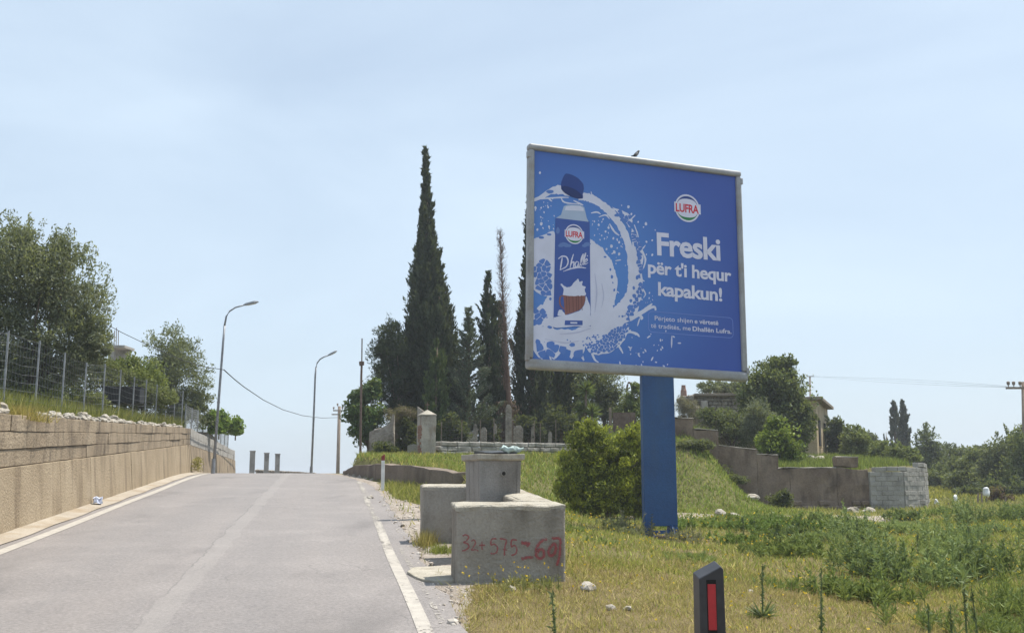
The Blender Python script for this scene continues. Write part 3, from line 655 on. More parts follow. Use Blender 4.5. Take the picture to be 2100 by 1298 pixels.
# plastered house
c0, c1 = P(1672, 820, 44), P(1697, 841, 50); dv = (c1-c0)[:2]; Lr = np.linalg.norm(dv); dv /= Lr; lv = np.array([-dv[1], dv[0]])
zb = 2.2; zt = c0[2]; r_ = thing('plaster_house', (c0[0], c0[1], zb), 'abandoned ochre plastered house with overhanging roof behind the right trees', 'house')
foot = [c0[:2], c0[:2]+dv*Lr, c0[:2]+dv*Lr+lv*5.5, c0[:2]+lv*5.5]
MB().prism(foot, zb-.4, zt).build('wall', M['plaster'], r_, bevel=.02, sub=4, jit=.02)
ov = [c0[:2]-dv*.15-lv*.28, c0[:2]+dv*(Lr+.2)-lv*.28, c0[:2]+dv*(Lr+.2)+lv*5.7, c0[:2]-dv*.15+lv*5.7]
MB().prism(ov, zt+.003, zt+.14).build('roof', M['roof'], r_, bevel=.02)
for f, w_ in ((.20, .75), (.66, .85)):
    c = c0[:2]+dv*Lr*f-lv*.012; w = MB().box((c[0], c[1], zb+1.35), (w_, .06, 1.15), math.atan2(dv[1], dv[0])).build('window', M['hole'], r_)
    MB().box((c[0]-lv[0]*.03, c[1]-lv[1]*.03, zb+.74), (w_+.12, .12, .06), math.atan2(dv[1], dv[0])).build('sill', M['plaster'], w)
c = c0[:2]+lv*2.2-dv*.012; w = MB().box((c[0], c[1], zb+1.2), (.06, .8, 1.0), math.atan2(dv[1], dv[0])).build('window', M['hole'], r_)
# small yard bits
b = P(1252, 897, 34.6); b[2] = gz(b[0], b[1]); o = MB().box((b[0], b[1], b[2]+.5), (.09, .09, 1.3)).build('wooden_post', M['wood'], bevel=.01); tag(o, 'brown wooden post standing behind the yellow green bush', 'post')
a = P(1280, 868, 35.2); r_ = thing('sheet_gate', a, 'dark rusty sheet metal gate behind the bush and billboard post', 'gate')
for k in range(5): MB().box((a[0]+(k-2)*.155, a[1]+(k % 2)*.02, a[2]-.1), (.15, .03, .95)).build('sheet', M['rust'], r_)
MB().box((a[0], a[1]+.06, a[2]+.2), (.8, .04, .06)).build('rail', M['rust'], r_)
a = P(1291, 812, 42); mb = MB(); pts = [a+np.array([.11*math.cos(q), 0, .14+.42*math.sin(q)]) for q in np.linspace(-.2, math.pi+.2, 14)]
mb.tube(pts, .04, 7); mb.tube([pts[0], pts[0]+[0, 0, -1.2]], .04, 6); mb.tube([pts[-1], pts[-1]+[0, 0, -1.2]], .04, 6); o = mb.build('iron_arch', M['rust']); tag(o, 'rusty narrow iron arch poking up left of the billboard post', 'arch')
#PART3
# ------------------------------------------------------------------ well with U-shaped enclosure
def well_wall():
    a = NT(1.7, 11.6); root = thing('well_enclosure', (a[0], a[1], float(road_z(11.6))), 'U-shaped rough concrete wall with red graffiti sums around the well head', 'well wall')
    n0, n1, t0, t1, th_ = 1.17, 2.24, 9.85, 13.45, .36
    H0 = .745
    arms = [('front_arm', [(n0, t0), (n1, t0), (n1, t0+th_), (n0, t0+th_)]), ('side_arm', [(n1-th_, t0+th_+.003), (n1, t0+th_+.003), (n1+.04, t1-th_-.003), (n1-th_+.02, t1-th_-.003)]), ('rear_arm', [(n0-.03, t1-th_), (n1+.05, t1-th_), (n1+.05, t1), (n0-.03, t1)])]
    for nm, poly in arms:
        k = MB(); P2 = []; Zb = []; Zt = []
        for n, t in poly: P2.append(NT(n, t)); Zb.append(float(road_z(t))-.25); Zt.append(float(road_z(t))*.55+.0305*10+H0-.02 if False else (1.245+(t-t0)*.05))
        ar = k.prism(P2, Zb, Zt).build(nm, M['concrete'], root, bevel=.018, seg=1, sub=6, jit=.018, jscale=3.0, smooth=False)
        # rounded, worn cap of each arm
        pc = np.mean(P2, 0); k = MB(); m = 12; rings = []
        for (ins, dz) in ((.0, -.03), (-.004, .008), (.006, .022), (.04, .031)):
            ring = []
            for i in range(4):
                p, q = P2[i], P2[(i+1) % 4]
                for j in range(m):
                    f = j/m; w = p+(q-p)*f; zt = Zt[i]+(Zt[(i+1) % 4]-Zt[i])*f; v = w-pc; L = np.linalg.norm(v)
                    # inset towards the nearest interior
                    e0 = (P2[1]-P2[0])/np.linalg.norm(P2[1]-P2[0]); e1 = (P2[3]-P2[0])/np.linalg.norm(P2[3]-P2[0])
                    a0, a1 = v@e0, v@e1; h0 = np.linalg.norm(P2[1]-P2[0])/2; h1 = np.linalg.norm(P2[3]-P2[0])/2
                    w = pc+e0*a0*(1-ins/h0)+e1*a1*(1-ins/h1); ring.append((w[0], w[1], zt+dz+.014*mnoise.noise(Vector((w[0]*6, w[1]*6, 3)))))
            rings.append(ring)
        K = 4*m; vs = sum(rings, []); fs = [(r*K+i, r*K+(i+1) % K, (r+1)*K+(i+1) % K, (r+1)*K+i) for r in range(3) for i in range(K)]; fs.append(tuple(3*K+i for i in range(K)))
        k.add(vs, fs).build('worn_top', M['concrete_top'], ar, jit=.012, jscale=12)
    return root, (n0, n1, t0)
WELL, (wn0, wn1, wt0) = well_wall()
def spray_mat():
    m, n, bs, out = nodes('red_spray_paint'); bs.inputs['Base Color'].default_value = (.27, .045, .05, 1); bs.inputs['Roughness'].default_value = .7
    a = n.nodes.new('ShaderNodeAttribute'); a.attribute_name = 'edge'
    f = math_(n, 'SUBTRACT', 1.0, math_(n, 'POWER', math_(n, 'ABSOLUTE', a.outputs['Fac']), 2.2))
    f = math_(n, 'MULTIPLY', f, math_(n, 'ADD', noisefac(n, 40, 6, .25, .7), .45)); c = n.nodes.new('ShaderNodeClamp'); n.links.new(f, c.inputs[0])
    f = math_(n, 'MULTIPLY', c.outputs[0], .88)
    t = n.nodes.new('ShaderNodeBsdfTransparent'); x = n.nodes.new('ShaderNodeMixShader'); n.links.new(f, x.inputs[0]); n.links.new(t.outputs[0], x.inputs[1]); n.links.new(bs.outputs[0], x.inputs[2]); n.links.new(x.outputs[0], out.inputs['Surface']); return m
M['spray'] = spray_mat()
ft = wt0-.034; o0 = NT(wn0, ft)
def on_face(px, py, k=0):
    d = ray(px, py); s = ((o0-np.zeros(2))@RD)/(d[:2]@RD); q = np.array([0, 0, CAM_H])+d*s; return q-np.array([RD[0], RD[1], 0])*(.001*k)
def catmull(pts, m=8):
    pts = [np.array(p, float) for p in pts]; p = [2*pts[0]-pts[1]]+pts+[2*pts[-1]-pts[-2]]; out = []
    for i in range(1, len(p)-2):
        for j in range(m):
            t = j/m; out.append(.5*((2*p[i])+(-p[i-1]+p[i+1])*t+(2*p[i-1]-5*p[i]+4*p[i+1]-p[i+2])*t*t+(-p[i-1]+3*p[i]-3*p[i+1]+p[i+2])*t**3))
    out.append(pts[-1]); return out
def cr(x, y): return (880+x/3.387, 1000+y/3.387)       # reading of the enlarged detail
glyphs = [('3', [(232, 335), (252, 325), (275, 340), (258, 368), (240, 378), (268, 388), (276, 412), (250, 432), (228, 436)], 10), ('2', [(292, 372), (310, 360), (322, 380), (308, 410), (295, 432), (322, 428), (342, 438)], 9),
    ('plus', [(345, 400), (388, 396)], 9), ('plus_bar', [(366, 368), (368, 430)], 9), ('5', [(468, 352), (436, 356), (430, 395), (452, 390), (474, 412), (468, 446), (442, 458), (426, 450)], 11), ('7', [(488, 352), (534, 362), (526, 410), (522, 470)], 11), ('7bar', [(512, 425), (542, 432)], 8),
    ('5b', [(610, 362), (574, 362), (570, 408), (592, 398), (608, 425), (600, 456), (570, 468)], 11), ('eq1', [(638, 380), (672, 384), (702, 388)], 26), ('eq1b', [(676, 405), (690, 396)], 18), ('eq2', [(640, 494), (680, 482), (722, 482)], 22),
    ('6', [(818, 352), (775, 372), (744, 420), (744, 470), (768, 490), (795, 470), (792, 432), (765, 428), (748, 450)], 22), ('0', [(838, 412), (866, 386), (880, 410), (870, 452), (840, 470), (828, 440), (842, 408)], 22), ('7c', [(850, 350), (905, 352), (908, 400), (904, 470), (884, 540)], 20)]
for k, (nm, pts, w) in enumerate(glyphs):
    c = catmull([cr(*p) for p in pts], 7); w = w/3.387*1.25; vs = []; E_ = []
    for i, p in enumerate(c):
        d = c[min(i+1, len(c)-1)]-c[max(i-1, 0)]; d /= np.linalg.norm(d)+1e-9; nn = np.array([-d[1], d[0]])
        ww = w*(.5+.06*math.sin(i*1.3))*(.55 if i in (0, len(c)-1) else 1)
        for e in (-1, 0, 1): vs.append(on_face(*(p+nn*ww*e), k=k)); E_.append(e if 0 < i < len(c)-1 else .8)
    fs = []
    for i in range(len(c)-1):
        for e in (0, 1): fs.append((i*3+e, i*3+e+1, i*3+4+e, i*3+3+e))
    o = MB().add(vs, fs).build('graffiti', M['spray'], WELL); at = o.data.attributes.new('edge', 'FLOAT', 'POINT'); at.data.foreach_set('value', np.array(E_, np.float32))
# well head
c = NT(1.80, 11.62); zb = float(road_z(11.6))-.1; th = math.radians(-22)+0; ztop = P(1025, 931, 11.6)[2]
r_ = thing('stone_well', (c[0], c[1], zb), 'square grey cast concrete well head with overhanging rim and pipe hole', 'well')
yaw = math.radians(21); s = .47
def wp(u, v, z): return (c[0]+u*math.cos(yaw)-v*math.sin(yaw), c[1]+u*math.sin(yaw)+v*math.cos(yaw), z)
k = MB(); vs = []
for zz, f in ((zb, .95), (ztop-.07, 1.05)):
    for u, v in ((-1, -1), (1, -1), (1, 1), (-1, 1)): vs.append(wp(u*s/2*f, v*s/2*f, zz))
body = k.add(vs, [(3, 2, 1, 0), (4, 5, 6, 7), (0, 1, 5, 4), (1, 2, 6, 5), (2, 3, 7, 6), (3, 0, 4, 7)]).build('body', M['wellhead'], r_, bevel=.012, sub=3, jit=.006)
for (u0, u1) in ((-.5, -.41), (.41, .5)):                      # raised corner strips, front
    k = MB(); vs = []
    for zz, f in ((zb, .95), (ztop-.075, 1.05)):
        for u, v in ((u0, -.5*1.04), (u1, -.5*1.04), (u1, -.45), (u0, -.45)): vs.append(wp(u*s*f, v*s*f, zz))
    k.add(vs, [(3, 2, 1, 0), (4, 5, 6, 7), (0, 1, 5, 4), (1, 2, 6, 5), (2, 3, 7, 6), (3, 0, 4, 7)]).build('corner_strip', M['wellhead'], r_, bevel=.006)
for v0, v1 in ((-.45, -.2), (-.12, .12), (.2, .45)):   # flutes on the side face
    k = MB(); vs = []
    for zz, f in ((zb, .95), (ztop-.075, 1.05)):
        for u, v in ((-.512, v0), (-.45, v0), (-.45, v1), (-.512, v1)): vs.append(wp(u*s*f, v*s*f, zz))
    k.add(vs, [(3, 2, 1, 0), (4, 5, 6, 7), (0, 1, 5, 4), (1, 2, 6, 5), (2, 3, 7, 6), (3, 0, 4, 7)]).build('flute', M['wellhead'], r_, bevel=.006)
k = MB(); vs = []
for zz, f in ((ztop-.075, 1.08), (ztop-.06, 1.2), (ztop, 1.22)):
    for u, v in ((-1, -1), (1, -1), (1, 1), (-1, 1)): vs.append(wp(u*s/2*f, v*s/2*f, zz))
fs = [(3, 2, 1, 0), (8, 9, 10, 11)]
for q in range(2):
    for i in range(4): fs.append((q*4+i, q*4+(i+1) % 4, q*4+4+(i+1) % 4, q*4+4+i))
k.add(vs, fs).build('rim', M['concrete_top'], r_, bevel=.008, sub=2, jit=.006, jscale=8)
h = wp(.04, -s/2*1.03, ztop-.215); n_ = np.array(wp(0, -1, 0))-np.array(wp(0, 0, 0)); h = np.array(h)
MB().tube([h+n_*.0, h+n_*.012], [.04, .035], 12).build('spout_ring', M['wellhead'], r_)
MB().tube([h+n_*.008, h+n_*.016], .022, 10).build('spout_hole', M['hole'], r_)
hh = np.array(wp(-.12, -s/2*1.0, zb+.29)); MB().box(hh, (.10, .03, .012), yaw).build('drain_slot', M['hole'], r_)
q = np.array(wp(s/2*1.035, -s/2*.92, ztop-.2)); MB().box(q, (.008, .03, .1), yaw).build('sticker', M['orange'], r_)
o = MB().prism([wp(-.1, -.2, 0)[:2], wp(.22, -.23, 0)[:2], wp(.2, .2, 0)[:2], wp(-.15, .22, 0)[:2]], ztop+.003, [ztop+.015, ztop+.02, ztop+.05, ztop+.045]).build('cover_sheet', M['sheetmetal'], bevel=.003, sub=3, jit=.012, jscale=8); tag(o, 'bent dark sheet metal cover lying on the well head', 'cover')
k = MB(); pts = [wp(.02+.045*i, -.20+.03*math.sin(i*1.7), ztop+.055+.012*math.sin(i*2.3)) for i in range(7)]; k.tube(pts, [.015, .03, .034, .03, .036, .03, .014], 8)
o = k.build('tarp_roll', M['tarp'], sub=1, jit=.02, jscale=18, smooth=True); tag(o, 'crumpled pale green tarp roll on the well head edge', 'tarp')
# pale slab on the shoulder before the enclosure opening
k = MB(); poly = [NT(.98+.05*math.sin(i), 0)*0+NT(1.08+.30*math.cos(a)*(1+.12*math.sin(3*a)), 10.35+.55*math.sin(a)*(1+.1*math.cos(2*a))) for i, a in enumerate(np.linspace(0, 2*math.pi, 14)[:-1])]
o = k.prism(poly, float(road_z(10.3))-.1, [float(road_z((p@RD)))+.03 for p in poly]).build('concrete_slab', M['concrete_top'], bevel=.012, sub=1, jit=.01, jscale=6); tag(o, 'broken pale concrete slab on the shoulder before the well opening', 'slab')

# ------------------------------------------------------------------ billboard
BC = np.array([2.3125, 18.0, 5.3317]); BW, BH = 4.288, 4.0187; yw, rl, pi_ = .3338, .0206, -.0284
br = np.array([math.cos(yw), math.sin(yw), 0]); bu = np.array([0, 0, 1.]); bn = np.cross(br, bu)
bu = bu*math.cos(pi_)+bn*math.sin(pi_); r2 = br*math.cos(rl)-bu*math.sin(rl); u2 = bu*math.cos(rl)+br*math.sin(rl); bnn = np.cross(r2, u2)
def B(a, b, c=0): return BC+r2*a+u2*b+bnn*c
pb_ = P(1350, 1105, 18.15); pb_[2] = gz(pb_[0], pb_[1])
BB = thing('billboard', pb_, 'large square blue advertising billboard on a single blue post', 'billboard')
def bbox(a0, a1, b0, b1, c0, c1):
    vs = [B(a, b, c) for c in (c0, c1) for a, b in ((a0, b0), (a1, b0), (a1, b1), (a0, b1))]
    return MB().add(vs, [(3, 2, 1, 0), (4, 5, 6, 7), (0, 1, 5, 4), (1, 2, 6, 5), (2, 3, 7, 6), (3, 0, 4, 7)])
hw, hh = BW/2, BH/2
bbox(-hw+.02, hw-.02, -hh+.02, hh-.02, -.17, -.075).build('box_body', M['backsheet'], BB, bevel=.01)
bbox(-hw, -hw+.108, -hh+.18, hh-.108, -.16, 0).build('frame_side', M['frame'], BB, bevel=.04, seg=3, smooth=True)
bbox(hw-.108, hw, -hh+.18, hh-.108, -.16, 0).build('frame_side', M['frame'], BB, bevel=.04, seg=3, smooth=True)
bbox(-hw-.003, hw+.003, hh-.11, hh, -.165, .003).build('frame_top', M['frame'], BB, bevel=.045, seg=3, smooth=True)
bbox(-hw-.003, hw+.003, -hh, -hh+.18, -.17, .012).build('frame_bottom', M['frame'], BB, bevel=.07, seg=4, smooth=True)
for sx in (-1, 1):
    for sy in (-1, 1): bbox(sx*(hw-.005)-.03, sx*(hw-.005)+.03, sy*(hh-.2)-.06, sy*(hh-.2)+.06, -.1, .006).build('corner_joint', M['frame'], BB, bevel=.015)
# homography photo -> board plane (the print is flat)
src = [(1085, 293), (1521, 351), (1535, 783), (1083, 755)]; dst = [(-hw, hh), (hw, hh), (hw, -hh), (-hw, -hh)]
A_ = []; b_ = []
for (x, y), (u, v) in zip(src, dst): A_ += [[x, y, 1, 0, 0, 0, -u*x, -u*y], [0, 0, 0, x, y, 1, -v*x, -v*y]]; b_ += [u, v]
Hm = np.append(np.linalg.solve(np.array(A_), np.array(b_)), 1).reshape(3, 3)
def uv(px, py): q = Hm@np.array([px, py, 1.]); return q[:2]/q[2]
def poster_mat():
    m, n, bs, out = nodes('blue_printed_sheet'); u = n.nodes.new('ShaderNodeUVMap'); u.uv_map = 'UVMap'
    d = n.nodes.new('ShaderNodeVectorMath'); d.operation = 'DISTANCE'; d.inputs[1].default_value = (.22, .44, 0); n.links.new(u.outputs[0], d.inputs[0])
    r = n.nodes.new('ShaderNodeMapRange'); r.interpolation_type = 'SMOOTHSTEP'; r.inputs[1].default_value = .05; r.inputs[2].default_value = .85; n.links.new(d.outputs['Value'], r.inputs[0])
    c = mix(n, r.outputs[0], (.085, .245, .62), (.036, .085, .37)); c = mix(n, math_(n, 'MULTIPLY', noisefac(n, 1.2, 5), .12), c, (.06, .14, .45))
    n.links.new(c, bs.inputs['Base Color']); bs.inputs['Roughness'].default_value = .45; bs.inputs['Specular IOR Level'].default_value = .35; return m
def flat(name, c, rough=.5): return plain(name, c, rough, .3, 0, .06, 3)
PM = poster_mat(); PW = flat('milk_white_print', (.62, .64, .78)); PT = flat('white_letter_print', (.66, .66, .80)); PB = flat('splash_gap_blue', (.09, .20, .54)); PN = flat('carton_blue', (.045, .10, .36)); PD = flat('cap_dark_blue', (.02, .055, .24)); PD2 = flat('cap_underside', (.011, .03, .14))
PR = flat('logo_red', (.55, .02, .045)); PG = flat('logo_green', (.02, .20, .06)); PBR = flat('mug_brown', (.24, .10, .085)); PBR2 = flat('mug_stripe', (.13, .05, .05)); PGY = flat('neck_shade', (.38, .47, .62)); PLN = flat('box_line', (.16, .25, .62)); PCL = flat('cloud_tint', (.11, .2, .47)); PSH = flat('milk_shadow', (.47, .49, .66))
c0_ = -.055
k = MB(); k.add([B(a, b, c0_) for a, b in ((-hw+.1, -hh+.17), (hw-.1, -hh+.17), (hw-.1, hh-.1), (-hw+.1, hh-.1))], [(0, 1, 2, 3)])
poster = k.build('poster', PM, BB); ul = poster.data.uv_layers.new(name='UVMap')
for lp in poster.data.loops: ul.data[lp.index].uv = ((0, 0), (1, 0), (1, 1), (0, 1))[lp.vertex_index]
ORG[poster.name] = ORG[BB.name]
aL, aR, bB, bT = -hw+.103, hw-.103, -hh+.175, hh-.103
def BA(a, b, c): return B(a, b, c0_+(c-c0_)*.25)
class Art:
    "flat print pieces; each piece lies a hair above the previous one"
    def __init__(s, c, step=.00012): s.mb = MB(); s.c = c; s.step = step
    def lay(s, pts, uvs=False):
        q = [np.array(p, float) if uvs else uv(*p) for p in pts]
        s.c += s.step; s.mb.add([BA(min(max(a, aL), aR), min(max(b, bB), bT), s.c) for a, b in q], [tuple(range(len(q)))]); return s
    def ribbon(s, pts, w, m=5):
        c = catmull(pts, m); n = len(c)
        if not hasattr(w, '__len__'): w = [w*.5, w, w, w*.5]
        W_ = np.interp(np.linspace(0, 1, n), np.linspace(0, 1, len(w)), w); L = []; R = []
        for i, p in enumerate(c):
            d = c[min(i+1, n-1)]-c[max(i-1, 0)]; d /= np.linalg.norm(d)+1e-9; nn = np.array([-d[1], d[0]]); j = 1+random.uniform(-.16, .16)
            L.append(p+nn*W_[i]/2*j); R.append(p-nn*W_[i]/2*j)
        s.c += s.step; b = len(s.mb.v); vs = []
        for p in L+R: a_, b_2 = uv(*p); vs.append(BA(min(max(a_, aL), aR), min(max(b_2, bB), bT), s.c))
        s.mb.add(vs, [(i, i+1, n+i+1, n+i) for i in range(n-1)]); return s
    def blob(s, x, y, rx, ry=None, ang=0, m=10, j=.12):
        ry = ry or rx; pts = []
        for i in range(m):
            a = 2*math.pi*i/m; k = 1+random.uniform(-j, j); dx, dy = rx*k*math.cos(a), ry*k*math.sin(a); pts.append((x+dx*math.cos(ang)-dy*math.sin(ang), y+dx*math.sin(ang)+dy*math.cos(ang)))
        return s.lay(pts)
    def shape(s, pts, j=0., m=5):
        c = catmull(list(pts)+[pts[0]], m)[:-1]; return s.lay([p+np.array([random.uniform(-j, j), random.uniform(-j, j)]) for p in c])
    def done(s, name, m, parent=None): return s.mb.build(name, m, parent or poster)
R_ = random.Random(3); random.seed(21)
A1 = Art(c0_+.002)
A1.ribbon([(1090, 412), (1112, 403), (1130, 392), (1150, 388), (1172, 394)], [5, 8, 13, 20, 14])
A1.ribbon([(1188, 404), (1205, 403), (1228, 413), (1254, 434), (1275, 462), (1290, 498), (1297, 536), (1299, 566), (1297, 592), (1290, 613), (1276, 634), (1252, 655), (1222, 672)], [12, 17, 15, 15, 14, 14, 15, 17, 17, 19, 24, 32, 34], 7)
A1.ribbon([(1090, 676), (1120, 683), (1160, 690), (1200, 686), (1235, 674), (1262, 655)], [24, 24, 30, 32, 30, 20])
A1.shape([(1212, 488), (1220, 494), (1229, 502), (1238, 508), (1246, 520), (1256, 534), (1262, 550), (1268, 570), (1268, 592), (1264, 612), (1259, 632), (1240, 655), (1212, 668)], .9)
A1.shape([(1090, 492), (1104, 486), (1118, 480), (1140, 476), (1140, 530), (1120, 532), (1104, 536), (1090, 542)], .8)
A1.shape([(1138, 598), (1128, 604), (1119, 616), (1113, 630), (1110, 645), (1116, 660), (1120, 672), (1138, 678)], 1.2)
# lower fringe, fingers and the branch on the right
for pts, w in (([(1112, 692), (1110, 710), (1111, 728), (1116, 738)], 4), ([(1118, 694), (1124, 712), (1130, 728), (1134, 742)], 4), ([(1140, 700), (1150, 714), (1160, 712), (1172, 702)], 5), ([(1165, 700), (1176, 718), (1172, 732)], 6), ([(1186, 700), (1188, 716), (1196, 730), (1200, 738)], 6),
        ([(1188, 716), (1178, 726), (1174, 734)], 5), ([(1205, 702), (1214, 718), (1222, 736), (1230, 742)], 4), ([(1222, 724), (1250, 722), (1264, 712), (1274, 700), (1280, 690)], 3.5), ([(1258, 690), (1266, 700), (1276, 716), (1280, 724)], 4), ([(1262, 672), (1282, 680), (1296, 676)], 4), ([(1240, 690), (1246, 706), (1258, 712)], 3.5), ([(1276, 688), (1292, 680), (1308, 684), (1314, 690)], 5),
        ([(1258, 664), (1280, 656), (1300, 650), (1318, 640), (1334, 631), (1345, 629), (1347, 636)], [20, 15, 10, 8, 7, 5, 3]), ([(1316, 640), (1330, 630), (1340, 622)], 5), ([(1310, 642), (1318, 650), (1317, 655)], 6),
        ([(1305, 440), (1294, 452), (1293, 464)], 3), ([(1303, 460), (1310, 480), (1312, 496), (1322, 520), (1326, 532), (1322, 548), (1314, 556)], 3.5), ([(1302, 512), (1318, 510), (1326, 502)], 3), ([(1304, 540), (1316, 556), (1318, 566)], 3),
        ([(1304, 576), (1318, 574), (1324, 576)], 3), ([(1302, 590), (1314, 596), (1316, 610), (1312, 620)], 3.5), ([(1298, 606), (1308, 616), (1306, 630), (1296, 640)], 4), ([(1290, 622), (1302, 628), (1304, 640)], 4), ([(1312, 566), (1320, 590), (1326, 602), (1322, 610)], 2.5),
        ([(1100, 640), (1112, 640)], 4), ([(1098, 690), (1106, 704), (1100, 716)], 4), ([(1106, 706), (1118, 716), (1136, 720)], 3.5), ([(1200, 404), (1216, 406), (1214, 392)], 3), ([(1240, 422), (1256, 428), (1270, 430)], 3.5), ([(1100, 408), (1120, 406), (1150, 404), (1168, 404)], 3), ([(1124, 404), (1134, 412)], 3), ([(1152, 404), (1160, 414), (1190, 418)], 3), ([(1178, 410), (1198, 420)], 3.5),
        ([(1264, 534), (1276, 532)], 2.5), ([(1256, 520), (1264, 516)], 2.5), ([(1266, 596), (1272, 600)], 2), ([(1252, 458), (1262, 474), (1272, 482)], 4), ([(1214, 436), (1226, 434), (1234, 438)], 3), ([(1230, 444), (1244, 440), (1252, 448)], 3)):
    A1.ribbon(pts, w, 4)
FR = [[(1297, 468), (1306, 478), (1313, 498), (1321, 528), (1318, 556), (1321, 590), (1314, 620), (1306, 645), (1290, 656), (1284, 634), (1298, 600), (1301, 560), (1299, 520)],
      [(1196, 700), (1230, 688), (1262, 664), (1292, 664), (1286, 690), (1270, 710), (1246, 724), (1216, 724)],
      [(1096, 540), (1139, 527), (1139, 606), (1122, 606), (1096, 592)],
      [(1096, 686), (1180, 698), (1202, 704), (1194, 730), (1176, 720), (1160, 716), (1138, 736), (1124, 718), (1112, 734), (1096, 716)], [(1096, 640), (1114, 624), (1122, 660), (1096, 672)], [(1256, 424), (1276, 430), (1298, 446), (1294, 466), (1280, 446)]]
for f_ in FR: A1.shape(f_, 1.2, 4)
tag(A1.done('milk_splash', PW), kind='stuff')
A2 = Art(c0_+.0105, .00003)                                   # gaps seen through the splash
for x, y, a, b in ((1130, 392, 8, 4), (1112, 486, 6, 3), (1128, 480, 5, 2.5), (1270, 440, 8, 3.5), (1280, 450, 7, 3), (1304, 486, 3, 4), (1306, 502, 3.5, 4), (1312, 522, 4, 7), (1309, 568, 3, 5), (1302, 590, 2.6, 4), (1303, 606, 4, 4.5), (1296, 616, 3, 4), (1294, 630, 6, 6), (1279, 648, 2.5, 2.5), (1272, 648, 1.2, 2), (1254, 552, 2, 3), (1257, 567, 2.6, 4), (1262, 594, 2, 3.2), (1259, 579, 1.2, 2), (1261, 627, 2, 2), (1243, 526, 3, 2), (1118, 646, 7, 4), (1106, 660, 9, 5), (1130, 670, 5, 3), (1131, 612, 2.6, 3.5), (1124, 650, 1.5, 1.5), (1119, 700, 0.8, .8),
        (1106, 700, 5, 6), (1132, 706, 9, 8), (1176, 706, 6, 4), (1218, 690, 2.5, 1.6), (1228, 686, 2, 1.4), (1262, 686, 3, 4), (1272, 676, 5, 3.5), (1284, 670, 5, 3), (1166, 696, 1.5, 1.5), (1172, 699, 1.3, 1)):
    A2.blob(x, y, a, b, random.uniform(-.3, .3))
for i in range(46):
    x = random.uniform(1196, 1272); y = 700-(x-1196)*.12+random.uniform(-10, 14); A2.blob(x, y, random.uniform(1.2, 3.4), random.uniform(1, 2.4), random.uniform(-.5, .5), 7)
def inside(p, poly):
    c = False
    for (x0, y0), (x1, y1) in zip(poly, poly[1:]+poly[:1]):
        if (y0 > p[1]) != (y1 > p[1]) and p[0] < (x1-x0)*(p[1]-y0)/(y1-y0)+x0: c = not c
    return c
A2.step = .00001
RING = catmull([(1188, 404), (1205, 403), (1228, 413), (1254, 434), (1275, 462), (1290, 498), (1297, 536), (1299, 566), (1297, 592), (1290, 613), (1276, 634), (1252, 655), (1222, 672)], 8)
for fi, f_ in enumerate(FR):
    xs_ = [p[0] for p in f_]; ys_ = [p[1] for p in f_]; seeds = []; mind = (5.5, 4.2, 8.5, 11, 8, 7)[fi]; tr = 0
    while tr < 900:
        tr += 1; p = (random.uniform(min(xs_)-6, max(xs_)+6), random.uniform(min(ys_)-6, max(ys_)+6))
        if all(math.hypot(p[0]-q[0], p[1]-q[1]) > mind*random.uniform(.7, 1.5) for q in seeds): seeds.append(p)
    for p in seeds:
        if not inside(p, f_): continue
        R_c = mind*1.5; poly = [(p[0]+R_c*math.cos(q), p[1]+R_c*math.sin(q)) for q in np.linspace(0, 2*math.pi, 13)[:-1]]
        for q in seeds:
            d = math.hypot(q[0]-p[0], q[1]-p[1])
            if q is p or d > 2*R_c+2: continue
            nx, ny = (q[0]-p[0])/d, (q[1]-p[1])/d; lim = d/2-random.uniform(.25, .95)*(1.3 if fi in (2, 3) else 1); new = []
            for k_, v in enumerate(poly):
                w = poly[(k_+1) % len(poly)]; s0 = (v[0]-p[0])*nx+(v[1]-p[1])*ny-lim; s1 = (w[0]-p[0])*nx+(w[1]-p[1])*ny-lim
                if s0 <= 0: new.append(v)
                if s0*s1 < 0: f = s0/(s0-s1); new.append((v[0]+(w[0]-v[0])*f, v[1]+(w[1]-v[1])*f))
            poly = new
            if len(poly) < 3: break
        if len(poly) < 3: continue
        rr = max(math.hypot(v[0]-p[0], v[1]-p[1]) for v in poly)
        if 1137 < p[0]+rr and p[0]-rr < 1214 and p[1] < 668: continue
        if fi in (0, 5) and min(math.hypot(p[0]-q[0], p[1]-q[1]) for q in RING) < 8+rr*.75: continue
        if fi in (1, 3) and p[1]-rr < np.interp(p[0], [1096, 1120, 1160, 1200, 1235, 1262, 1290], [690, 696, 706, 703, 690, 668, 640]): continue
        A2.shape(poly, 0, 3)
tag(A2.done('splash_gaps', PB), kind='stuff')
A3 = Art(c0_+.0016, .000002)                          # droplets
D = [(1109, 353, 3), (1291, 423, 3.5), (1297, 438, 3), (1277, 420, 1.5), (1311, 454, 2.4), (1327, 458, 3.8), (1322, 465, 1.8), (1328, 495, 2.6), (1340, 492, 2.4), (1328, 521, 2), (1340, 522, 3), (1346, 471, 1.5), (1100, 425, 3.5), (1112, 458, 4), (1104, 470, 3), (1128, 464, 3), (1126, 424, 2.5), (1256, 504, 4), (1262, 516, 4), (1272, 520, 3.5), (1260, 488, 3), (1268, 508, 2), (1250, 466, 3), (1230, 460, 3), (1244, 474, 2.6), (1236, 482, 2), (1272, 496, 3), (1246, 510, 2.6)]
for x, y, r in D: A3.blob(x, y, r*.7, r*.9, random.uniform(-.4, .4), 9)
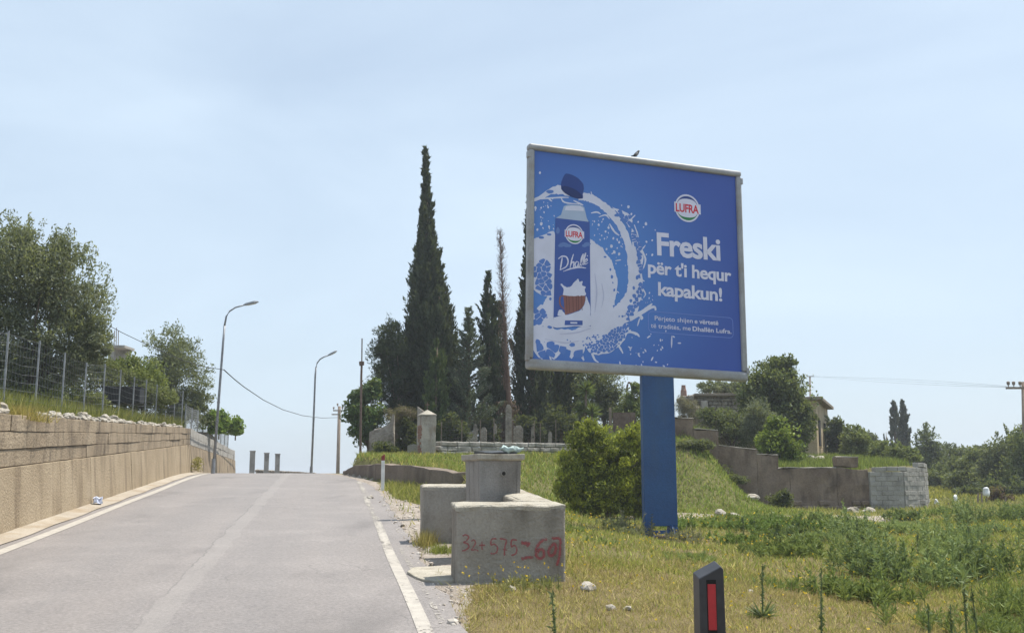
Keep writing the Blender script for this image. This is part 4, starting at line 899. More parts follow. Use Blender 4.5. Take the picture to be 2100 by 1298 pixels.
for i in range(120):
    a = random.uniform(0, 1)
    if i < 60: x, y = random.uniform(1212, 1292), random.uniform(436, 546)
    elif i < 85: x, y = random.uniform(1098, 1140), random.uniform(404, 476)
    elif i < 100: x, y = random.uniform(1300, 1346), random.uniform(560, 622)
    else: x, y = random.uniform(1290, 1372), random.uniform(676, 758)
    if i < 60 and math.hypot(x-1190, y-545) > 112: continue
    r = random.uniform(.8, 2.4); A3.blob(x, y, r*.6, r, random.uniform(-.6, .6), 7)
for x, y, l, an in ((1333, 690, 9, -.6), (1294, 712, 9, .6), (1312, 726, 8, 1.3), (1326, 718, 7, 1.0), (1340, 735, 10, -1.1), (1357, 697, 6, 1.5), (1380, 700, 26, 1.6), (1384, 690, 6, .4), (1396, 703, 7, 0), (1361, 712, 6, 1.2), (1358, 716, 5, 1.3), (1318, 748, 6, 1.5), (1364, 750, 6, .7), (1348, 742, 5, .3), (1312, 660, 18, -1.3), (1322, 722, 4, 0), (1274, 744, 9, 1.4), (1330, 752, 5, 1)): A3.blob(x, y, l/2, 1.5, an, 10, .1)
tag(A3.done('milk_droplets', PW), kind='stuff')
# carton
A4 = Art(c0_+.0165); A4.lay([(1141, 446), (1211, 453), (1214, 668), (1137, 672)]); CART = A4.done('carton', PN)
A5 = Art(c0_+.0172); A5.lay([(1142, 446), (1152, 440), (1158, 422), (1166, 419), (1192, 420), (1200, 424), (1205, 446), (1209, 454)]); A5.done('carton_neck', PGY)
A5 = Art(c0_+.0180); A5.lay([(1162, 423), (1174, 420.5), (1192, 422), (1198, 426), (1199, 432), (1160, 430)]); A5.done('neck_highlight', PW)
A5 = Art(c0_+.0176); A5.shape([(1152, 382), (1153, 372), (1159, 358), (1166, 355), (1184, 362), (1196, 374), (1199, 384), (1197, 398), (1196, 406), (1180, 404), (1162, 396)], .3); A5.done('bottle_cap', PD)
A5 = Art(c0_+.0184); A5.blob(1174, 393.5, 24, 8.5, .46, 18, .02); A5.done('cap_underside', PD2)
A5 = Art(c0_+.0172)
for x, y, a, b in ((1158, 500, 9, 4), (1166, 503, 8, 3.5), (1152, 503, 6, 3), (1206, 500, 7, 4), (1201, 503, 6, 3), (1146, 472, 4, 7)): A5.blob(x, y, a, b, 0, 12, .1)
tag(A5.done('carton_clouds', PCL), kind='stuff')
A5 = Art(c0_+.0180); A5.shape([(1138, 650), (1148, 648), (1160, 646), (1178, 641), (1192, 635), (1201, 622), (1204, 606), (1208, 616), (1212, 626), (1213, 644), (1213, 667), (1180, 668), (1138, 670)], .4); A5.shape([(1146, 646), (1147, 638), (1153, 634), (1160, 642), (1164, 648)], .6); A5.done('carton_milk', PW)
A5 = Art(c0_+.0186); A5.lay([(1157, 603), (1202, 603), (1203, 614), (1199, 626), (1192, 634), (1178, 640), (1161, 645)]); A5.ribbon([(1160, 606), (1152, 607), (1150, 616), (1152, 626), (1160, 634)], 3.2, 5); A5.done('mug', PBR)
A5 = Art(c0_+.0192)
for x in (1163, 1168, 1176, 1183, 1187, 1194): A5.lay([(x, 605), (x+1.6, 605), (x+2.6, 640-(x-1163)*.15), (x+1.4, 640.6-(x-1163)*.15)])
A5.done('mug_stripes', PBR2)
A5 = Art(c0_+.0196); A5.shape([(1156, 604), (1158, 592), (1152, 583), (1154, 581), (1163, 588), (1172, 587), (1178, 580), (1183, 575), (1188, 571), (1190, 577), (1197, 576), (1196, 584), (1203, 588), (1201, 594), (1204, 604), (1190, 606), (1170, 606)], .5); A5.done('mug_foam', PW)
A5 = Art(c0_+.0196); A5.lay([(1161, 656), (1197, 656.5), (1197, 666), (1160, 666)]); A5.done('carton_label', PN)
A5 = Art(c0_+.0200); A5.lay([(1172, 659.5), (1186, 659.7), (1186, 662.8), (1172, 662.6)]); A5.done('label_text', PW)
A5 = Art(c0_+.0200); A5.ribbon([(1157, 556), (1172, 550.5), (1190, 547.5), (1204, 549)], [1, 2.6, 2.6, 1.6]); A5.done('carton_underline', PT)
A5 = Art(c0_+.013); A5.ribbon([(1150, 684), (1185, 681), (1215, 672)], [1, 3, 1]); A5.ribbon([(1222, 560), (1226, 600), (1222, 640)], [1, 3, 1]); A5.ribbon([(1120, 694), (1160, 702), (1190, 698)], [1, 2.5, 1]); A5.ribbon([(1236, 580), (1240, 606), (1236, 630)], [1, 2, 1]); A5.done('milk_folds', PSH)
# lettering
def text_mesh(body, bold=0., spacing=1., shear=0.):
    cu = bpy.data.curves.new('lettering', 'FONT'); cu.body = body; cu.size = 1; cu.offset = bold; cu.space_character = spacing; cu.shear = shear; cu.resolution_u = 3
    ob = bpy.data.objects.new('lettering', cu); COL.objects.link(ob); dg = bpy.context.evaluated_depsgraph_get(); me = ob.evaluated_get(dg).to_mesh()
    v = np.array([q.co[:2] for q in me.vertices]); f = [tuple(p.vertices) for p in me.polygons]; ob.evaluated_get(dg).to_mesh_clear(); bpy.data.objects.remove(ob); bpy.data.curves.remove(cu); return v, f
def text(name, body, p_left, p_right, cap, m, bold=.0, spacing=1., shear=0., c=.018, parent=None, base=None, hscale=None):
    "p_left/p_right: ends of the baseline (print pixels); cap: height of a capital in board metres"
    v, f = text_mesh(body, bold, spacing, shear); a, b = uv(*p_left), uv(*p_right); w = v[:, 0].max()-v[:, 0].min(); d = (b-a); L = np.linalg.norm(d); d /= L; e = np.array([-d[1], d[0]])
    sx = L/w; sy = cap/.73; x0 = v[:, 0].min(); k = MB()
    k.add([BA(*(a+d*((q[0]-x0)*sx)+e*q[1]*sy), c0_+c) for q in v], f); return tag(k.build(name, m, parent or poster), kind='stuff' if name == 'small_text' else None)
text('headline_text', 'Freski', (1350, 521), (1481, 533), .43, PT, .026, .95)
text('headline_text', "për t'i hequr", (1331, 559), (1503, 577), .245, PT, .026, .95)
text('headline_text', 'kapakun!', (1352, 604.5), (1484, 617), .25, PT, .026, .95)
text('small_text', 'Përjeto shijen', (1345, 656), (1423, 662), .085, PT, .004, 1.0)
text('small_text', 'e vërtetë', (1427, 662.5), (1476, 666.3), .085, PT, .018, 1.0)
text('small_text', 'të traditës, me', (1337, 671), (1419, 677.5), .085, PT, .004, 1.0)
text('small_text', 'Dhallën Lufra.', (1423, 678), (1503, 684), .085, PT, .018, 1.0)
AS = Art(c0_+.0205)
for pts, w in (([(1155, 527), (1153, 540), (1151, 552)], 3), ([(1147, 530), (1154, 525), (1163, 526), (1167, 535), (1163, 546), (1150, 553)], 3), ([(1178, 520), (1174, 534), (1171, 549)], 2.6), ([(1171, 547), (1175, 538), (1179, 537), (1178, 546), (1181, 547)], 2.4), ([(1189, 537), (1184, 536), (1181, 543), (1185, 547), (1189, 538), (1188, 545), (1191, 545)], 2.4), ([(1190, 545), (1195, 534), (1198, 520), (1194, 530), (1193, 543), (1196, 543)], 2.4), ([(1196, 542), (1200, 532), (1203, 518), (1199, 528), (1198, 541), (1201, 541)], 2.4), ([(1201, 538), (1206, 534), (1205, 530), (1201, 535), (1202, 541), (1208, 538)], 2.2)): AS.ribbon(pts, w, 6)
for x_, y_ in ((1202, 525), (1206.5, 524)): AS.blob(x_, y_, 1.1, 1.2, 0, 8, .05)
tag(AS.done('carton_text', PT), kind='stuff')
AL = Art(c0_+.016)                                     # rounded outline of the small print
q = [uv(*p) for p in ((1331, 636), (1506, 652), (1507, 694), (1332, 680))]; x0, x1 = (q[0][0]+q[3][0])/2, (q[1][0]+q[2][0])/2; y1, y0 = (q[0][1]+q[1][1])/2, (q[2][1]+q[3][1])/2
o_, i_ = [], []
for cx_, cy_, a0 in ((x1-.08, y1-.08, 0), (x0+.08, y1-.08, 90), (x0+.08, y0+.08, 180), (x1-.08, y0+.08, 270)):
    for k_ in range(7):
        a = math.radians(a0+15*k_); o_.append((cx_+.08*math.cos(a), cy_+.08*math.sin(a))); i_.append((cx_+.069*math.cos(a), cy_+.069*math.sin(a)))
nn_ = len(o_); AL.mb.add([BA(*p, c0_+.016) for p in o_+i_], [(i, (i+1) % nn_, nn_+(i+1) % nn_, nn_+i) for i in range(nn_)]); AL.done('text_box_line', PLN)
def logo(cx_, cy_, r, c):
    a, b = uv(cx_, cy_); R = r*BW/440
    def disc(rx, ry, cc, m, nm, dx=0, dy=0, a0=0, a1=360, cres=None):
        k = MB(); 
        if cres is None: k.add([BA(a+dx+rx*math.cos(q), b+dy+ry*math.sin(q), c0_+cc) for q in np.linspace(0, 2*math.pi, 40)[:-1]], [tuple(range(39))])
        else:
            o = [(rx*math.cos(q), ry*math.sin(q)) for q in np.linspace(math.radians(a0), math.radians(a1), 18)]; i = [(x_*.96, y_*(1-cres*math.sin((j/17)*math.pi))) for j, (x_, y_) in enumerate(o)]
            k.add([BA(a+dx+x_, b+dy+y_, c0_+cc) for x_, y_ in o+i], [(j, j+1, 18+j+1, 18+j) for j in range(17)])
        return k.build(nm, m, poster)
    disc(R, R*1.03, c, PT, 'logo_disc')
    k = MB(); k.add([BA(a+x_*R, b+y_*R, c0_+c+.0003) for x_, y_ in ((-1.04, -.36), (1.08, -.36), (1.08, .38), (-1.04, .38))], [(0, 1, 2, 3)]); k.build('logo_band', PT, poster)
    disc(R*.88, R*.9, c+.0006, PD, 'logo_arc_blue', 0, 0, 22, 158, .22); disc(R*.88, R*.9, c+.0006, PG, 'logo_arc_green', 0, 0, 204, 336, .24)
    v, f = text_mesh('LUFRA', .03, .95); w = v[:, 0].max()-v[:, 0].min(); x0 = v[:, 0].min()
    MB().add([BA(a+((q[0]-x0)/w-.5)*R*1.86, b+(q[1]/.73-.5)*R*.62, c0_+c+.0014) for q in v], f).build('logo_text', PR, poster)
logo(1412, 426, 26.5, .017); logo(1179.5, 479.5, 18, .0205)
# post and base
zb_ = pb_[2]; zt_ = P(1346, 772, 18)[2]+.12; ph = [(-.31, -.055), (.31, -.055), (.31, .055), (-.31, .055)]
pc = np.array([P(1350, 900, 18.1)[0], 18.12])
def pp(a, b, z): return (pc[0]+br[0]*a-br[1]*b*1, pc[1]+br[1]*a+br[0]*b, z)
z_open = P(1350, 1079, 18)[2]
k = MB(); vs = [pp(a*f, b, z) for z, f in ((z_open, 1.03), (zt_, 1.0)) for a, b in ph]
k.add(vs, [(3, 2, 1, 0), (4, 5, 6, 7), (0, 1, 5, 4), (1, 2, 6, 5), (2, 3, 7, 6), (3, 0, 4, 7)]).build('post', M['bluepost'], BB, bevel=.012, sub=0)
for sx in (-1, 1):
    vs = [pp(sx*(.31-w_), b, z) for (w_, z) in ((.0, z_open-.002), (.15, z_open-.002), (.12, zb_-.2), (-.09, zb_-.2)) for b in (-.055, .055)]
    MB().add(vs, [(0, 2, 4, 6), (7, 5, 3, 1), (0, 1, 3, 2), (2, 3, 5, 4), (4, 5, 7, 6), (6, 7, 1, 0)]).build('foot', M['bluepost'], BB, bevel=.008)
    for b in (-1, 1):
        vs = [pp(sx*.20+o, b*bb, z) for o in (-.01, .01) for bb, z in ((.057, z_open+.02), (.057, zb_), (.2, zb_))]
        MB().add(vs, [(0, 1, 2), (5, 4, 3), (0, 3, 4, 1), (1, 4, 5, 2), (2, 5, 3, 0)]).build('gusset', M['bluepost'], BB)
vs = [pp(a, b, z) for z in (z_open-.13, z_open-.075) for a, b in ((-.162, -.05), (.162, -.05), (.162, .05), (-.162, .05))]
MB().add(vs, [(3, 2, 1, 0), (4, 5, 6, 7), (0, 1, 5, 4), (1, 2, 6, 5), (2, 3, 7, 6), (3, 0, 4, 7)]).build('cross_bar', M['bluepost'], BB, bevel=.006)
MB().box((pc[0], pc[1], zb_-.02), (1.1, .75, .09), yw).build('base_plate', M['rust'], BB, bevel=.01)
# bird on the top edge
bt = B((uv(1308, 325)[0]), hh, -.08); r_ = thing('bird', bt+np.array([0, 0, .0]), 'small dark bird perched on the top edge of the billboard', 'bird')
sp_ = [bt+br*x+np.array([0, 0, z]) for x, z in ((-.10, .035), (-.06, .045), (-.03, .055), (0, .08), (.025, .108), (.04, .13), (.052, .145), (.066, .148), (.078, .146))]
MB().tube(sp_, [.008, .014, .026, .034, .03, .022, .021, .012, .003], 10).build('body', M['bird_dark'], r_, smooth=True)
MB().tube([sp_[2]+bn*.012, sp_[3]+bn*.028, sp_[4]+bn*.018], [.008, .024, .008], 8).build('wing', M['bird_pale'], r_, smooth=True)
for x in (-.008, .012): MB().tube([bt+br*x+[0, 0, -.003], bt+br*(x+.004)+[0, 0, .055]], .004, 5).build('leg', M['bird_pale'], r_)

# ------------------------------------------------------------------ delineator posts
a = P(1460, 1160, 4.85); zb = gz(a[0], a[1]); r_ = thing('delineator_post', (a[0], a[1], zb), 'near black road delineator post with red reflector in the grass', 'post')
def dl(px, py, dy=0): q = P(px, py, 4.85); return (q[0]+dy*.18, q[1]+dy, q[2])
xb = P(1490, 1298, 4.85)[0]; xl = P(1436, 1298, 4.85)[0]
out = [(xl-.004, zb-.15), (xb+.004, zb-.15), (P(1484, 1166, 4.85)[0], P(1484, 1168, 4.85)[2]), (P(1479, 1161, 4.85)[0], P(1479, 1161, 4.85)[2]), (P(1434, 1186, 4.85)[0], P(1434, 1186, 4.85)[2])]
vs = [(x, 4.85, z) for x, z in out]+[(x-.012, 4.95, z+.02 if i > 1 else z) for i, (x, z) in enumerate(out)]
MB().add(vs, [(4, 3, 2, 1, 0), (5, 6, 7, 8, 9)]+[(i, (i+1) % 5, 5+(i+1) % 5, 5+i) for i in range(5)]).build('body', M['blackpost'], r_, bevel=.006, seg=3)
def rect(px0, py0, px1, py1, y0, y1, m, nm, bv=.0015):
    p, q = P(px0, py0, 4.85), P(px1, py1, 4.85); return MB().box(((p[0]+q[0])/2, (y0+y1)/2, (p[2]+q[2])/2), (abs(q[0]-p[0]), y1-y0, abs(p[2]-q[2]))).build(nm, m, r_, bevel=bv)
rect(1448.5, 1188, 1471.5, 1300, 4.8465, 4.856, M['hole'], 'reflector_frame'); rect(1450.5, 1197, 1470, 1291, 4.8435, 4.852, M['redrefl'], 'reflector')
M['redtop'] = plain('faded_dark_red', (.22, .03, .03), .6); b = P(785, 982, 23); zb = float(road_z(b[0]*RD[0]+b[1]*RD[1])); r_ = thing('delineator_post', (b[0], b[1], zb), 'distant white delineator post with red top beside the kerb wall', 'post')
z1, z2 = P(785, 944, 23)[2], P(785, 931, 23)[2]
MB().box((b[0], b[1], (zb-.1+z1)/2), (.075, .06, z1-zb+.1), .1).build('body', M['whitepost'], r_, bevel=.01)
MB().prism([(b[0]-.037, b[1]-.03), (b[0]+.037, b[1]-.03), (b[0]+.037, b[1]+.03), (b[0]-.037, b[1]+.03)], z1+.001, [z2-.05, z2, z2, z2-.05]).build('red_top', M['redtop'], r_, bevel=.006)

# ------------------------------------------------------------------ rocks, bags, stakes, litter
for px, py, Y_, s, lab in ((1205, 1182, 9.6, .085, 'large pale rounded rock in the grass right of the well enclosure'), (1253, 1207, 8.6, .055, 'smaller pale rock to the right of the large rounded rock'), (1048, 1203, 9.5, .05, 'white rock at the foot of the graffiti wall'), (1287, 1206, 8.6, .04, 'flat little rock nearest right of the two pale rocks'), (1363, 1245, 7.2, .022, 'small white pebble rock left of the near black post'), (1386, 1281, 6.4, .045, 'low pale rock half buried beside the near black post'), (1002, 1283, 6.4, .03, 'little white rock in dry grass by the asphalt edge'), (1538, 1175, 10, .03, 'white chip of rock in the dry grass right of the near post'),
        (1540, 1042, 28.6, .2, 'grey white boulder leaning at the foot of the stepped wall'), (1478, 1063, 25, .16, 'pale flat rock on the dirt path behind the billboard'), (1505, 1066, 24.6, .12, 'small pale rock beside the flat rock on the dirt path'), (1782, 1056, 28.5, .2, 'pale boulder at the foot of the grey block wall'), (1752, 1060, 28.2, .18, 'small pale boulder left of the one under the block wall'), (760, 1010, 20.6, .07, 'whitish stone at the edge of asphalt and gravel'), (1680, 925, 40, .25, 'grey stone beside the plastered house wall'), (1660, 922, 40, .22, 'grey stone lying among grass left of the plastered house')):
    a = P(px, py, Y_); z = float(terr_z(np.array(a[0]), np.array(a[1]))) if Y_ > 32 else gz(a[0], a[1]); rock('rock', (a[0], a[1], z+s*.2), s, lab)
for px, top, bot, Y_, w, lab in ((1962, 1014, 1050, 37, .16, 'white plastic bag on a stick, rightmost of the middle pair in the field'), (1922, 1022, 1056, 35, .15, 'white plastic bag on a stick left of its twin by the path'), (2025, 998, 1046, 37, .22, 'tall white plastic bag on a stick before the red bush')):
    a = P(px, bot, Y_); a[2] = gz(a[0], a[1]); zt = P(px, top, Y_)[2]; r_ = thing('bag_on_stick', a, lab, 'bag', 'white bags on sticks in the field')
    MB().tube([a-[0, 0, .1], (a[0], a[1], zt-.08)], .018, 6).build('stick', M['wood'], r_)
    MB().tube([(a[0], a[1], zt-.34), (a[0]+.01, a[1], zt-.3), (a[0], a[1], zt-.18), (a[0]-.01, a[1], zt-.06), (a[0], a[1], zt)], [w*.3, w*.55, w*.5, w*.42, w*.12], 9).build('bag', M['whitebag'], r_, sub=1, jit=.05, jscale=9, smooth=True)
a = P(1862, 1038, 33.5); a[2] = gz(a[0], a[1]); k = MB(); k.tube([a+[-.25, 0, .02], a+[-.2, 0, .3], a+[-.02, 0, .42], a+[.2, 0, .36], a+[.32, 0, .2]], [.06, .12, .14, .1, .03], 9); o = k.build('plastic_sheet', M['whitebag'], sub=2, jit=.12, jscale=5); tag(o, 'crumpled white plastic sheet snagged at the grey block wall end', 'plastic sheet')
for px, top, bot, Y_, lab in ((1901, 1045, 1065, 34, 'short dark stake left of the first white bag'), (1946, 1030, 1062, 34, 'dark stake between the two white bags'), (1978, 1032, 1062, 34.5, 'dark leaning stake right of the white bags'), (2006, 1010, 1052, 36, 'weathered stake left of the tall white bag'), (2015, 1008, 1052, 36.6, 'weathered stake just behind the tall white bag'), (2062, 1018, 1050, 37, 'pale stake right of the red bush')):
    a = P(px, bot, Y_); a[2] = gz(a[0], a[1])-.1; q = P(px+random.uniform(-3, 3), top, Y_); o = MB().tube([a, q], [.035, .028], 6).build('stake', M['wood']); tag(o, lab, 'stake')
a = NT(-4.02, 19.2); z = float(road_z(19.2))+.05; k = MB(); k.box((a[0], a[1], z+.045), (.14, .18, .09), .4); o = k.build('litter', plain('crumpled_wrapper', (.55, .6, .75), .5, .4, 0, .5, 30), sub=2, jit=.05, jscale=14); tag(o, 'crumpled white and blue wrapper lying in the gutter by the wall', 'litter')
#PART4
# ------------------------------------------------------------------ vegetation
def unit(a): return a/(np.linalg.norm(a, axis=1, keepdims=True)+1e-9)
def leaf_quads(C, D, L, Wd):
    n = len(C); S_ = unit(np.cross(D, rng.normal(size=(n, 3)))); L = np.asarray(L).reshape(-1, 1); Wd = np.asarray(Wd).reshape(-1, 1)
    V = np.empty((n, 4, 3)); V[:, 0] = C-D*L/2; V[:, 1] = C+S_*Wd/2-D*L*.06; V[:, 2] = C+D*L/2; V[:, 3] = C-S_*Wd/2-D*L*.06
    return V.reshape(-1, 3)
def colvar(n, c1, c2, k=None, j=.18):
    f = rng.random(n) if k is None else np.clip(k+rng.normal(0, .22, n), 0, 1)
    c = np.array(c1)[None]*(1-f[:, None])+np.array(c2)[None]*f[:, None]; return np.clip(c*(1+rng.normal(0, j, (n, 1))), .004, 1)
def base_z(x, y, ter):
    if ter == 'bank':
        t = x*RD[0]+y*RD[1]; n = x*RN[0]+y*RN[1]; return float(bank_z(np.array(t), np.array(max(0, -4.45-n))))
    if ter == 'terr': return float(terr_z(np.array(x), np.array(y)))
    return gz(x, y)
def tree(name, label, cat, blobs, Y, bpx, n, ll, lw, c1, c2, clump=.24, trunk=.12, ter='g', up=.25, group=None, m='leaf', nclump=None, shoots=0, dz=1., open_=.45):
    "blobs: (px, py, rx, ry) masses of the crown at distance Y; each becomes a real ellipsoid volume full of leaf clumps"
    a = P(bpx, 960, Y); a[2] = base_z(a[0], a[1], ter); root = thing(name, a, label, cat, group)
    E_ = [(P(x, y, Y+(rng.random()-.5)*rx*Y/2100*.5), rx*Y/2100, ry*Y/2100) for x, y, rx, ry in blobs]
    vol = np.array([rx*rx*ry for _, rx, ry in E_])**.62; vol /= vol.sum(); nc = nclump or max(14, int(n/70)); cc, cr_, out_ = [], [], []
    for (c, rx, ry), v in zip(E_, vol):
        k = max(3, int(round(nc*v))); d = unit(rng.normal(size=(k, 3))); r = rng.random(k)**open_*(1+rng.normal(0, .10, k)); d2 = d*[rx, rx*dz, ry]
        cc.append(c+d2*r[:, None]); cr_.append(np.full(k, min(rx, ry)*clump)*rng.uniform(.7, 1.5, k)); out_.append(d)
    cc = np.concatenate(cc); cr_ = np.concatenate(cr_); out_ = np.concatenate(out_); cc[:, 2] = np.maximum(cc[:, 2], a[2]+.06)
    idx = rng.integers(0, len(cc), n); g = rng.normal(size=(n, 3)); g *= np.minimum(1, 1.7/np.linalg.norm(g, axis=1))[:, None]
    C = cc[idx]+g*cr_[idx][:, None]*[1, 1, .8]; D = unit(out_[idx]*.6+rng.normal(size=(n, 3))*.8+[0, 0, up]); kc = rng.random(len(cc))[idx]
    if shoots:
        for s in range(shoots):
            c, rx, ry = E_[rng.integers(len(E_))]; d = unit(rng.normal(size=(1, 3))+[[0, 0, .9]])[0]; b0 = c+d*[rx, rx, ry]*.8; dd = unit((d*.5+[0, 0, .8]+rng.normal(size=3)*.25)[None])[0]; L = rng.uniform(.35, 1.15)*ry*.6; m_ = int(16+L*34)
            f = rng.random(m_); C = np.concatenate([C, b0+dd*f[:, None]*L+rng.normal(size=(m_, 3))*.04]); D = np.concatenate([D, unit(dd+rng.normal(size=(m_, 3))*.6)]); kc = np.concatenate([kc, np.full(m_, .6)])
    n = len(C); ok = C[:, 2] > a[2]-.05; C, D, kc = C[ok], D[ok], kc[ok]; n = len(C)
    V = leaf_quads(C, D, ll*rng.uniform(.6, 1.35, n), lw*rng.uniform(.6, 1.3, n)); fastmesh('crown', V, 4, M[m], root, colvar(n, c1, c2, kc))
    if trunk:
        ctr = np.mean([e[0] for e in E_], 0); k = MB(); top = a+(ctr-a)*.75; mid = a+(top-a)*.5+rng.normal(size=3)*[.06, .06, 0]
        k.tube([a-[0, 0, .25], a+[0, 0, .05], mid, top], [trunk*1.3, trunk, trunk*.75, trunk*.4], 8)
        for s in rng.choice(len(cc), min(len(cc), 14), replace=False):
            st = a+(top-a)*rng.uniform(.25, .85); e = cc[s]; k.tube([st, st+(e-st)*.5+rng.normal(size=3)*.06+[0, 0, .05], e], [trunk*.36, trunk*.22, .008], 5)
        k.build('trunk', M['bark'], root, smooth=True)
    return root
def cypress(label, ctr, prof, Y, n, c1, c2, ter='g', group='cypress trees', sl=.5, ll=.16, lw=.055, name='cypress_tree', base=None, trunkr=.11):
    "prof: (py, half width px); ctr: (px top, px bottom)"
    pys = [p[0] for p in prof]; zs = np.array([P(ctr[1], p[0], Y)[2] for p in prof]); hws = np.array([p[1] for p in prof])*Y/2100
    a = P(ctr[1], pys[-1], Y); a[2] = base_z(a[0], a[1], ter); root = thing(name, a, label, 'cypress', group); x0, x1 = P(ctr[0], pys[0], Y)[0], P(ctr[1], pys[-1], Y)[0]
    zt, zb = zs[0], min(zs[-1], a[2]+.25); ns = n//34; f = rng.random(ns*4); z = zb+(zt-zb)*f; hw = np.interp(z, zs[::-1], hws[::-1]); keep = rng.random(ns*4) < (hw/hw.max())**.75+.05; z, hw = z[keep][:ns], hw[keep][:ns]; ns = len(z)
    th = rng.random(ns)*2*math.pi; lump = 1+.16*np.sin(th*3+z*1.7)+.10*np.sin(th*5-z*3.1)+rng.normal(0, .07, ns); r = hw*1.08*lump*np.sqrt(rng.uniform(.25, 1, ns)); xc = np.interp(z, [zb, zt], [x1, x0])
    S0 = np.stack([xc+r*np.cos(th), a[1]+r*np.sin(th), z], 1); sd = unit(np.stack([np.cos(th)*.28, np.sin(th)*.28, np.ones(ns)], 1)+rng.normal(0, .12, (ns, 3))); L = sl*rng.uniform(.5, 1.4, ns)*np.clip(hw/hw.max()*1.5+.12, .14, 1); S0[:, 2] -= L*.35
    i = np.repeat(np.arange(ns), 34); m_ = len(i); q = rng.random(m_); w = (.10*(1-q)*hw[i]*1.2+.022)
    C = S0[i]+sd[i]*(q*L[i])[:, None]+rng.normal(size=(m_, 3))*w[:, None]*[1, 1, .6]; D = unit(sd[i]+rng.normal(0, .38, (m_, 3))); kc = rng.random(ns)[i]
    ok = C[:, 2] > a[2]+.1; C, D, kc = C[ok], D[ok], kc[ok]; m_ = len(C)
    fastmesh('crown', leaf_quads(C, D, ll*rng.uniform(.6, 1.4, m_), lw*rng.uniform(.6, 1.3, m_)), 4, M['needle'], root, colvar(m_, c1, c2, kc))
    MB().tube([a-[0, 0, .2], a+[0, 0, .5], (xc.mean(), a[1], (zb+zt)/2), (x0, a[1], zt-.15)], [trunkr*1.2, trunkr, trunkr*.6, .015], 8).build('trunk', M['bark'], root, smooth=True)
    return root
OL1, OL2 = (.085, .105, .06), (.235, .25, .155)
# left, above the wall
tree('olive_tree', 'large grey green tree filling the far left above the wire fence', 'tree', [(60, 565, 90, 95), (135, 605, 70, 100), (10, 600, 80, 130), (165, 665, 55, 85), (85, 690, 90, 100), (-70, 600, 110, 130), (-40, 720, 110, 110), (40, 515, 45, 45), (125, 530, 26, 50), (150, 740, 60, 60), (40, 770, 80, 60), (200, 720, 30, 50)], 22.5, 70, 60000, .10, .032, OL1, OL2, .20, .17, 'bank', .35, shoots=300, nclump=560)
tree('olive_tree', 'mid sized round olive tree behind the fence left of the nearer lamp', 'tree', [(345, 720, 48, 46), (380, 762, 52, 66), (325, 775, 42, 55), (408, 812, 30, 50), (360, 820, 50, 40), (395, 850, 40, 30), (340, 845, 40, 26)], 35.5, 370, 21000, .105, .038, (.06, .08, .04), (.175, .195, .105), .22, .14, 'bank', .3, shoots=70, nclump=280)
tree('shrub', 'yellow green shrub behind the fence below the unfinished building', 'shrub', [(255, 770, 38, 30), (300, 775, 42, 34), (275, 745, 20, 22)], 29.5, 275, 6500, .09, .05, (.09, .13, .03), (.22, .25, .07), .28, .05, 'bank')
tree('shrub', 'low olive coloured shrub beside the black tank behind the fence', 'shrub', [(320, 812, 50, 26), (290, 822, 40, 22), (250, 830, 40, 16)], 28.5, 300, 5600, .09, .045, (.07, .09, .03), (.17, .19, .07), .3, .04, 'bank')
tree('shrub', 'dark tangled shrub under the large left tree behind the fence', 'shrub', [(60, 770, 70, 40), (150, 770, 60, 46), (200, 760, 40, 44), (60, 808, 80, 36), (150, 808, 70, 34), (225, 790, 50, 36)], 28.5, 120, 15000, .08, .04, (.05, .065, .025), (.15, .17, .06), .3, .05, 'bank')
tree('fig_bush', 'bright green fig bush just left of the nearer lamp pole', 'bush', [(440, 862, 16, 20), (452, 858, 16, 16), (446, 880, 15, 14), (440, 895, 14, 12)], 36, 446, 2300, .12, .075, (.10, .19, .03), (.24, .34, .07), .34, .02, 'bank', shoots=8)
tree('fig_bush', 'bright green fig bush right of the nearer lamp pole', 'bush', [(480, 872, 17, 17), (488, 882, 9, 14), (474, 884, 12, 12), (482, 898, 12, 12)], 38, 480, 1900, .12, .075, (.10, .19, .03), (.24, .34, .07), .34, .02, 'bank', shoots=8)
tree('shrub', 'small dry yellow weed clump at the end of the tan wall', 'shrub', [(404, 950, 10, 14)], 31, 404, 350, .10, .02, (.28, .24, .06), (.38, .33, .1), .4, 0)
# cemetery group
DK1, DK2 = (.016, .028, .017), (.062, .082, .044)
tree('mulberry_tree', 'leafy green drooping tree left of the pines beside the iron mast', 'tree', [(742, 810, 22, 22), (735, 845, 24, 32), (752, 850, 30, 45), (745, 880, 28, 36), (765, 800, 20, 25)], 36, 760, 8500, .15, .075, (.035, .075, .02), (.10, .17, .05), .26, .11, up=-.5)
tree('pine_tree', 'dark rounded pine left of the tallest cypress', 'tree', [(800, 700, 30, 42), (788, 735, 30, 46), (815, 735, 30, 60), (795, 790, 40, 44), (828, 800, 30, 70), (810, 850, 30, 34)], 37, 818, 20000, .15, .03, DK1, (.06, .085, .04), .22, .14, up=.5, m='needle', shoots=30)
tree('shrub', 'brown twiggy dead shrub beneath the dark pine', 'shrub', [(820, 855, 22, 22), (838, 848, 16, 14)], 33, 828, 2200, .14, .015, (.08, .06, .045), (.18, .14, .10), .35, .05)
tree('shrub', 'dark evergreen shrub in front of the broken stone wall', 'shrub', [(782, 928, 16, 20), (800, 920, 12, 22)], 30.6, 790, 2200, .08, .04, (.025, .04, .015), (.08, .10, .04), .3, .03)
tree('shrub', 'black green shrub between the broken wall and gate pillar', 'shrub', [(832, 890, 20, 32), (822, 915, 16, 16)], 33, 830, 3200, .10, .05, (.012, .02, .010), (.04, .055, .025), .3, .04)
